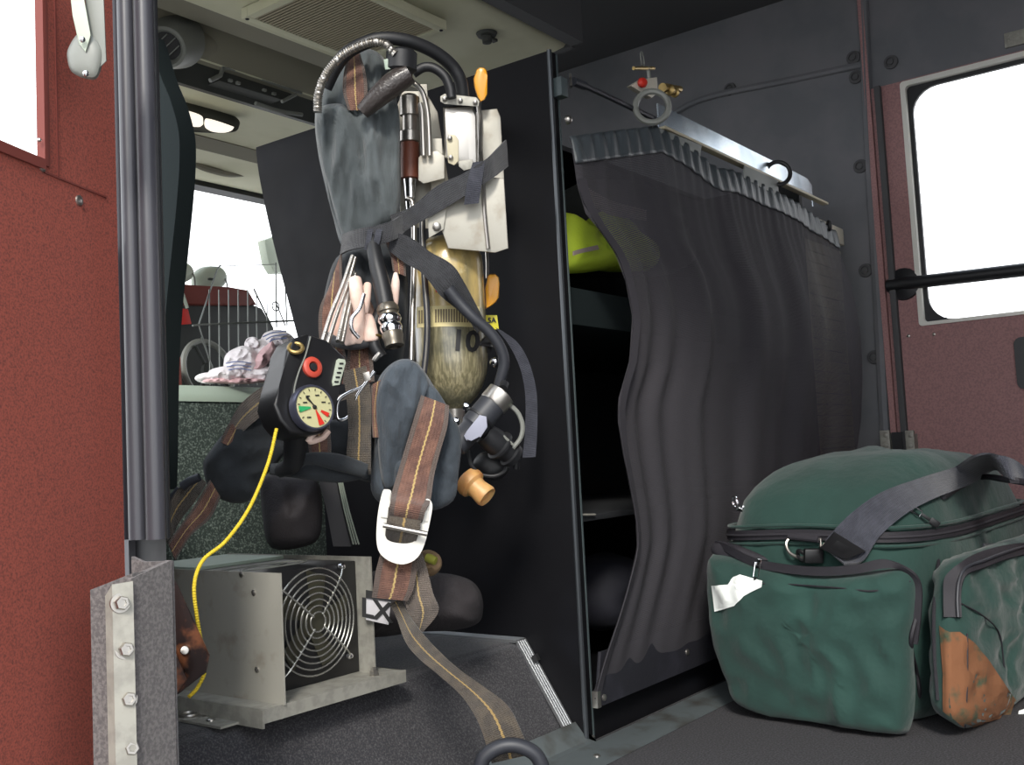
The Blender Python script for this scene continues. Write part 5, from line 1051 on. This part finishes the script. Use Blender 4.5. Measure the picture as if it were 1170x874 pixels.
# ================================================================== GLOVE
gv = thing('leather_glove', P(402, 350, 1.54), 'pale pink leather glove tucked under the harness straps', 'glove')
bm = B(); puff(bm, pxs([(368, 388), (378, 352), (390, 330), (404, 335), (424, 345), (430, 372), (426, 392), (400, 396), (382, 394)], 1.555), nrm(400, 370), .02, .015, 8, 4, 2.4, .006, 22); obj('palm', bm, M['glove_dk'], gv, auto=180)
for pts, r in (([(406, 320, 1.53), (408, 340, 1.52), (411, 362, 1.52), (408, 388, 1.53)], [.0095, .0105, .008, .012]), ([(402, 392, 1.53), (398, 375, 1.53), (394, 355, 1.535)], [.012, .009, .008]), ([(420, 326, 1.54), (418, 340, 1.53), (416, 356, 1.53)], [.006, .0075, .007]), ([(424, 388, 1.53), (422, 372, 1.53), (420, 362, 1.53)], [.012, .011, .008])):
    bm = B(); q = [P(*p) for p in pts]; tube(bm, [q[0] + (q[0] - q[1]).normalized() * .004] + q + [q[-1] + (q[-1] - q[-2]).normalized() * .004], [r[0] * .5] + list(r) + [r[-1] * .5], 12, 6); obj('finger', bm, M['glove'], gv, auto=180)
bm = B(); tube(bm, [P(*p) for p in ((452, 312, 1.555), (452, 322, 1.55), (451, 335, 1.55), (451, 348, 1.55), (450, 358, 1.55))], [.003, .0062, .0068, .0048, .0015], 12, 6); obj('thumb', bm, M['glove'], gv, auto=180)
# ================================================================== DARK MASK BAG UNDER THE STRAPS
kb = thing('mask_bag', P(480, 700, 1.6), 'dark rounded bag with white lettered label lying behind the brown strap', 'bag')
bm = B(); puff(bm, pxs([(420, 660), (440, 652), (480, 654), (510, 655), (536, 662), (549, 676), (552, 696), (546, 712), (520, 720), (480, 722), (430, 728), (410, 722)], 1.60), nrm(480, 690), .075, .07, 12, 5, 2.2, .010, 14); obj('body', bm, M['kit_bag'], kb, auto=180)
bm = B(); pbox(bm, [(418, 680), (447, 684), (444, 714), (418, 708)], 1.485, .003, .0005); lb = obj('label', bm, M['pale_label'], kb)
text('lettering', 'LX', P(430, 698, 1.484), rt * .98 - up * .2, up, .038, M['ink'], lb, .0006, True)
bm = B(); strap(bm, [(418, 674, 418, 683, 1.482), (447, 679, 447, 687, 1.482)], .001, 2); obj('label_bar', bm, M['ink'], lb)
bm = B(); puff(bm, pxs([(480, 632), (490, 628), (502, 634), (505, 646), (498, 656), (488, 658), (478, 648)], 1.47), nrm(490, 642), .015, .015, 8, 4, 2, .006, 40); tf = obj('cloth_wrap', bm, M['tan']); tag(tf, 'small tan knotted cloth sitting on top of the dark mask bag', 'cloth')
bm = B(); lathe(bm, P(488, 637, 1.456), P(500, 642, 1.45) - P(488, 637, 1.456), [(-.002, 0), (-.001, .006), (.006, .007), (.014, .006), (.016, 0)], 16); obj('yellow_plug', bm, mat('olive', srgb(150, 150, 60), .4), tf)
# folded dark harness bag hanging below the belt
bm = B(); puff(bm, pxs([(300, 545), (330, 545), (360, 548), (368, 570), (366, 610), (350, 624), (310, 626), (300, 590)], 1.58), nrm(335, 585), .05, .05, 9, 4, 2.4, .014, 12); tag(obj('hanging_pouch', bm, M['kit_bag'], auto=180), 'dark soft pouch hanging behind the fan box', 'pouch')
# ================================================================== GREEN MEDIC BAG
C0 = V((0, 0, 0)) + (lambda p: V((p.x, p.y, 0)))(PZ(1062, 838, 0.0))
ang_b = math.radians(90 + 36.9 - 36.9 + 8)                     # direction of the short left face, world
bu = V((math.cos(math.radians(85)), math.sin(math.radians(85)), 0)); bv = V((bu.y, -bu.x, 0))
if bv.dot(rt0) < 0: bv = -bv
# u: corner -> far left, v: corner -> right
print('bag corner', C0, 'bv', bv)
LU, LV, ZE, ZT = .415, .76, .335, .478
gb = thing('medic_bag', C0 + bu * LU / 2 + bv * LV / 2, 'large dark green soft duffel bag with black zips and shoulder strap', 'duffel bag')
def L2W(u, v, z): return C0 + bu * u + bv * v + Z_ * z
def bagpt(a, z, infl=0, dome=0):
    """superellipse body cross-section"""
    hu, hv = LU / 2, LV / 2; n = 4.2
    c, s = math.cos(a), math.sin(a); r = (abs(c) ** n + abs(s) ** n) ** (-1 / n)
    return L2W(hu + (hu + infl) * r * c, hv + (hv + infl) * r * s, z)
bm = B(); NA = 96; rings = []
prof = [(0.004, -.035), (.0, -.012), (.03, .004), (.08, .012), (.16, .014), (.24, .010), (.29, .004), (.315, -.002), (ZE, -.008)]
prof[0] = (.001, -.03); prof[1] = (.006, -.008)
for z, inf in prof:
    row = []
    for k in range(NA):
        a = 2 * math.pi * k / NA; p = bagpt(a, z, inf); d = (p - L2W(LU/2, LV/2, z)); d.z = 0; d.normalize()
        p += d * .012 * (noise.noise(p * 10) + .6 * noise.noise(p * 24) + .8 * (.25 - abs(noise.noise(V((p.x * 16, p.y * 16, p.z * 6)))))) * (1 if z > .02 else .3); row.append(bm.verts.new(p))
    rings.append(row)
for j in range(1, 15):   # domed lid
    t = 1 - j / 15
    row = []
    for k in range(NA):
        a = 2 * math.pi * k / NA; e = bagpt(a, ZE, -.008); c = L2W(LU * .5, LV * .5, ZE); p = c.lerp(e, t)
        h = (ZT - ZE) * (1 - t ** 4.5) ** .62
        uu = (p - C0).dot(bu) / LU; vv = (p - C0).dot(bv) / LV
        h *= 1.02 - .18 * uu - .30 * abs(vv - .4)
        h += .022 * noise.noise(p * 7) * (1 - t) ** .5 + .007 * noise.noise(p * 21) * (1 - t) ** .5
        p = p + Z_ * h; row.append(bm.verts.new(p))
    rings.append(row)
for r0, r1 in zip(rings[:-1], rings[1:]):
    for k in range(NA): bm.faces.new([r0[k], r0[(k+1) % NA], r1[(k+1) % NA], r1[k]])
bm.faces.new(rings[0][::-1]); bm.faces.new(rings[-1]); TOPPT = rings[-1][0].co.copy()
body = obj('body', bm, M['bag_green'], gb, auto=180)
# main zip around lid edge
def lid_line(px0, n=40): pass
path = []
for k in range(NA):
    a = 2 * math.pi * k / NA; p = bagpt(a, ZE - .012 + .004 * math.sin(a * 3), .004); path.append(p)
bm = B(); q = path + [path[0]]
ribbon(bm, [(p + Z_ * .009, p - Z_ * .009) for p in q], .007, 2); obj('main_zip', bm, M['zip'], gb)
bm = B(); tube(bm, [p + (p - L2W(LU/2, LV/2, p.z)).normalized() * .004 for p in q], .003, 6, 1, smooth=False); obj('zip_piping', bm, M['bag_black'], gb)
for off in (.016, -.016):
    bm = B(); tube(bm, [p + Z_ * off - (p - L2W(LU/2, LV/2, p.z)).normalized() * .002 for p in q], .0035, 6, 1, smooth=False); obj('seam_piping', bm, M['bag_green'], gb)
# ---- end pocket (left face): v<0 side
no = -bv; po = L2W(0, -.012, 0)
def E(x, y, off=0): return PP(x, y, po + no * off, no)
pkt = [(813, 640), (822, 632), (850, 637), (880, 645), (940, 655), (1000, 652), (1035, 648), (1048, 660), (1049, 690), (1044, 740), (1046, 790), (1042, 826), (1030, 842), (985, 841), (930, 833), (880, 818), (845, 800), (835, 775), (822, 740), (815, 700)]
def EL(x, y): return E(x, y, .03)
out = [EL(x, y) for x, y in pkt]
for p in out: p.z = max(p.z, .004)
print('pocket', min((p - C0).dot(bu) for p in out), max((p - C0).dot(bu) for p in out), min(p.z for p in out))
bm = B(); puff(bm, out, no, .055, .045, 18, 6, 3.2, .013, 12, (1, 1, .8)); ep = obj('end_pocket', bm, M['bag_green'], gb, auto=180)
# push pts below floor up
for v in ep.data.vertices:
    if v.co.z < .003: v.co.z = .003
bm = B(); zpth = [EL(x, y) + no * o for x, y, o in ((818, 622, .0), (835, 626, .012), (862, 638, .024), (890, 645, .03), (940, 650, .034), (985, 648, .034), (1018, 642, .028), (1040, 650, .016), (1050, 668, .006), (1050, 700, .006), (1046, 735, .006))]
ribbon(bm, [(p + V((0, 0, .0075)) if i < 7 else p + bu * -.006, p - V((0, 0, .0075)) if i < 7 else p + bu * .006) for i, p in enumerate(zpth)], .005, 6); obj('pocket_zip', bm, M['zip'], gb)
bm = B(); puff(bm, [EL(x, y) + no * .0 for x, y in ((812, 628), (822, 618), (850, 626), (878, 640), (850, 642), (825, 640))], no, .012, .02, 6, 4); obj('pocket_mouth', bm, M['bag_black'], gb)
# zip sliders and pulls
def slider(x, y, dx, dy, off, L=34, par=gb):
    a = EL(x, y) + no * off; b = EL(x + dx, y + dy) + no * (off + .006)
    bm = B(); d = (b - a).normalized(); s = d.cross(no).normalized()
    obox(bm, a, s, d, no, .012, .014, .006, .002); tube(bm, [a + s * .005 + no * .004, a + d * .026 + s * .005 + no * .006, a + d * .026 - s * .005 + no * .006, a - s * .005 + no * .004], .0014, 6, 1, smooth=False)
    o = obj('zip_slider', bm, M['chrome'], par)
    bm = B(); obox(bm, a + d * .038 + no * .007, s, d, no, .006, .022, .004, .001); obox(bm, a + d * .056 + no * .007, s, d, no, .015, .016, .006, .002); obj('zip_pull', bm, M['blk_plastic'], o)
slider(878, 640, -2, 40, .035); 
bm = B(); pl2 = [(814, 669), (832, 668), (838, 660), (846, 657), (872, 664), (871, 671), (850, 681), (840, 692), (817, 699)]
prism(bm, [EL(x, y) + no * (.058 if x > 840 else .042 + .0006 * (x - 814)) for x, y in pl2], -no * .002, 0); rp = obj('reflective_patch', bm, M['reflect'], gb)
# drape the patch onto the pocket by projecting along the normal
pm = ep
def drape(o, lift=.002):
    import mathutils
    bt = mathutils.bvhtree.BVHTree.FromPolygons([v.co.copy() for v in pm.data.vertices], [tuple(p.vertices) for p in pm.data.polygons])
    for v in o.data.vertices:
        h = bt.ray_cast(v.co + no * .2, -no)
        if h[0] is not None: v.co = h[0] + no * lift
bm = B(); pts = []
import mathutils
def fillpoly(bm, poly, f, n=16):
    xs = [p[0] for p in poly]; ys = [p[1] for p in poly]; x0, x1, y0, y1 = min(xs), max(xs), min(ys), max(ys); G = {}
    def inside(x, y):
        c = False; j = len(poly) - 1
        for i in range(len(poly)):
            (xi, yi), (xj, yj) = poly[i], poly[j]
            if (yi > y) != (yj > y) and x < (xj - xi) * (y - yi) / (yj - yi) + xi: c = not c
            j = i
        return c
    # triangulate by fan of scaled rings about centroid
    cx, cy = sum(xs) / len(xs), sum(ys) / len(ys); prev = None
    big = []
    for (a, b), (c, d) in zip(poly, poly[1:] + poly[:1]):
        for k in range(4): big.append((a + (c - a) * k / 4, b + (d - b) * k / 4))
    for j in range(n):
        t = 1 - j / n; row = [bm.verts.new(f(cx + (x - cx) * t, cy + (y - cy) * t)) for x, y in big]
        if prev:
            m = len(big)
            for k in range(m): bm.faces.new([prev[k], prev[(k+1) % m], row[(k+1) % m], row[k]])
        prev = row
    bm.faces.new(prev)
def bvh(objs):
    vs = []; fs = []
    for o in objs:
        b = len(vs); vs += [v.co.copy() for v in o.data.vertices]; fs += [tuple(i + b for i in p.vertices) for p in o.data.polygons]
    return mathutils.bvhtree.BVHTree.FromPolygons(vs, fs)
bt = bvh([body, ep])
def onbag(x, y, lift=.002):
    """the point of the bag's surface seen at this place"""
    r = ray(x, y).normalized(); h = bt.ray_cast(EYE, r)
    if h[0] is None: return P(x, y, 1.8)
    n = h[1] if h[1].dot(r) < 0 else -h[1]; return h[0] + n * lift
bpy.data.objects.remove(rp)
bm = B(); fillpoly(bm, pl2, lambda x, y: onbag(x, y, .0025)); obj('reflective_patch', bm, M['reflect'], gb, auto=180)
# vertical piping of the pocket
bm = B(); tube(bm, [onbag(x, y, .001) for x, y in ((1049, 668), (1047, 700), (1040, 735), (1046, 765), (1050, 790), (1046, 822))], .004, 6, 6); obj('pocket_piping', bm, M['zip'], gb)
bm = B(); tube(bm, [onbag(x, y, .0004) for x, y in ((872, 667), (905, 668), (960, 672), (1000, 675), (1040, 664))], .0016, 6, 6); obj('stitch_line', bm, M['zip'], gb)
# top zipper left pulls
def puller(x, y, d2, m1='chrome', par=gb):
    a = onbag(x, y, .004); b = onbag(x + d2[0], y + d2[1], .012); d = (b - a).normalized(); n = nrm(x, y); s = d.cross(n).normalized()
    bm = B(); obox(bm, a, s, d, n, .012, .016, .008, .003); tube(bm, [a + s * .005 + n * .005, a + d * .022 + s * .005 + n * .006, a + d * .022 - s * .005 + n * .006, a - s * .005 + n * .005], .0016, 6, 1, smooth=False); o = obj('zip_slider', bm, M[m1], par)
    bm = B(); obox(bm, a + d * .034 + n * .006, s, d, n, .006, .022, .004, .001); obox(bm, a + d * .05 + n * .006, s, d, n, .012, .018, .006, .002); obj('zip_pull', bm, M['blk_plastic'], o)
puller(1038, 580, (24, 20)); puller(846, 578, (2, 22))
bm = B(); ring(bm, onbag(840, 574, .008), V((.7, -.7, .1)), .011, .0022, 20, 6); obj('split_ring', bm, M['chrome'], gb)
# ---- D ring and strap
bm = B(); tube(bm, [onbag(x, y, l) for x, y, l in ((906, 615, .012), (902, 623, .016), (907, 633, .02), (917, 638, .02), (928, 637, .018))], .0032, 8, 6); tube(bm, [onbag(906, 614, .012), onbag(940, 617, .012), onbag(941, 626, .014)], .0028, 8, 1, smooth=False); dr = obj('d_ring', bm, M['chrome_soft'], gb)
bm = B(); tube(bm, [onbag(906, 614, .013), onbag(938, 617, .013)], .0065, 10, 1, smooth=False); obj('ring_loop', bm, M['bag_black'], gb)
bm = B(); obox(bm, onbag(934, 634, .018), rt, up, -fw, .034, .026, .014, .004); tube(bm, [onbag(916, 634, .02), onbag(922, 628, .024), onbag(930, 633, .022), onbag(924, 641, .02), onbag(916, 636, .02)], .004, 8, 4); obj('snap_clip', bm, M['blk_plastic'], gb)
bm = B(); ribbon(bm, [(onbag(946, 626, .022), onbag(968, 658, .02)), (onbag(955, 614, .026), onbag(988, 640, .024)), (onbag(976, 592, .026), onbag(1000, 615, .022)), (onbag(1003, 568, .022), onbag(1030, 590, .014)), (onbag(1045, 551, .012), onbag(1062, 572, .010)), (onbag(1085, 537, .012), onbag(1100, 556, .010)), (onbag(1116, 520, .022), onbag(1128, 541, .016)), (onbag(1140, 520, .026), onbag(1150, 545, .02)), (onbag(1166, 530, .018), onbag(1172, 556, .016)), (onbag(1200, 560, .012), onbag(1200, 585, .012))], .004, 8, wav=.001)
sp_ = obj('shoulder_strap', bm, M['web_slate'], gb)
bm = B(); a, b, c, d = onbag(944, 628, .03), onbag(962, 612, .034), onbag(990, 634, .032), onbag(970, 658, .028); prism(bm, [a, b, c, d], ray(965, 635).normalized() * .010, .003); obj('strap_slide', bm, M['blk_plastic'], sp_)
bm = B(); ribbon(bm, [(onbag(1118, 622, .008), onbag(1124, 634, .006)), (onbag(1150, 622, .012), onbag(1150, 632, .012)), (onbag(1180, 640, .012), onbag(1180, 655, .012)), (onbag(1200, 655, .01), onbag(1200, 670, .01))], .003); obj('side_strap', bm, M['web_slate'], gb)
bm = B(); tube(bm, [onbag(x, y, .004) for x, y in ((1075, 568), (1095, 556), (1120, 546), (1150, 548), (1180, 552))], .006, 6, 5); obj('lid_trim', bm, M['zip'], gb)
# ---- side pocket on the long face
no2 = -bu
po2 = L2W(-.042, 0, 0)
def E2(x, y, off=0): return PP(x, y, po2 + no2 * off, no2)
sp = [(1092, 646), (1110, 632), (1140, 622), (1180, 610), (1230, 600), (1250, 700), (1240, 850), (1170, 848), (1120, 838), (1090, 826), (1084, 780), (1084, 700)]
o2 = [E2(x, y, .012) for x, y in sp]
for p in o2: p.z = max(p.z, .004)
bm = B(); puff(bm, o2, no2, .03, .06, 16, 6, 3.2, .012, 13); sk = obj('side_pocket', bm, M['bag_green'], gb, auto=180)
for v in sk.data.vertices:
    if v.co.z < .003: v.co.z = .003
bt = bvh([body, ep, sk])
bm = B(); zz = [onbag(x, y, .004) for x, y in ((1088, 706), (1087, 680), (1090, 662), (1100, 650), (1118, 642), (1145, 634), (1180, 624))]
ribbon(bm, [(onbag(x0, y0, .006), onbag(x1, y1, .006)) for x0, y0, x1, y1 in ((1081, 706, 1096, 706), (1081, 682, 1096, 682), (1083, 662, 1098, 668), (1093, 647, 1104, 658), (1112, 637, 1120, 649), (1142, 628, 1146, 640), (1180, 618, 1182, 630))], .006, 8); obj('side_pocket_zip', bm, M['zip'], gb)
bm = B(); tube(bm, [onbag(x, y, .011) for x, y in ((1090, 706), (1090, 682), (1093, 664), (1101, 652), (1118, 643), (1145, 633), (1180, 623))], .0025, 6, 6); obj('zip_teeth', bm, M['rubber'], gb)
bm = B(); fillpoly(bm, [(1074, 715), (1084, 722), (1096, 722), (1112, 734), (1130, 756), (1146, 780), (1160, 800), (1150, 832), (1130, 838), (1100, 830), (1078, 812), (1078, 770)], lambda x, y: onbag(x, y, .0018), 12); obj('brown_stain', bm, M['bag_stain'], gb, auto=180, label='rust brown mud stained corner')
bm = B(); tube(bm, [onbag(x, y, .002) for x, y in ((1098, 690), (1120, 702), (1140, 722), (1146, 760), (1150, 795))], .0014, 6, 6); tube(bm, [onbag(x, y, .002) for x, y in ((1104, 724), (1104, 760), (1103, 800), (1102, 830))], .0014, 6, 6); tube(bm, [onbag(x, y, .001) for x, y in ((1072, 640), (1068, 690), (1068, 740), (1072, 800))], .003, 6, 6); obj('side_seam', bm, M['zip'], gb)
bm = B(); fillpoly(bm, [(1164, 812), (1182, 806), (1200, 812), (1200, 842), (1160, 838)], lambda x, y: onbag(x, y, .003), 6); obj('reflective_patch', bm, M['reflect'], gb, auto=180)
# ================================================================== LIGHT
w = bpy.data.worlds.new('world'); scene.world = w; w.use_nodes = True; nt = w.node_tree; bg = nt.nodes['Background']
tc = nt.nodes.new('ShaderNodeTexCoord'); sp = nt.nodes.new('ShaderNodeSeparateXYZ'); cr = nt.nodes.new('ShaderNodeValToRGB')
cr.color_ramp.elements[0].position = .45; cr.color_ramp.elements[0].color = (.95, .97, 1, 1); cr.color_ramp.elements[1].position = 1; cr.color_ramp.elements[1].color = (.72, .84, 1, 1)
nt.links.new(tc.outputs['Generated'], sp.inputs[0]); nt.links.new(sp.outputs[2], cr.inputs[0]); nt.links.new(cr.outputs[0], bg.inputs[0]); bg.inputs[1].default_value = 2.6
sun = bpy.data.lights.new('sun', 'SUN'); so = bpy.data.objects.new('sun', sun); COL.objects.link(so); sun.energy = 3.0; sun.angle = math.radians(12); sun.color = (1, .95, .87)
dirn = V((.75, .5, -.62)).normalized(); so.rotation_euler = dirn.to_track_quat('-Z', 'Y').to_euler(); so.location = (-3, -2, 4)
vs = scene.view_settings; vs.view_transform = 'Standard'; vs.look = 'None'; vs.gamma = 1; vs.use_curve_mapping = False; vs.exposure = 0.15
scene.cycles.max_bounces = 8; scene.cycles.transparent_max_bounces = 24
try: scene.cycles.use_denoising = True
except Exception: pass
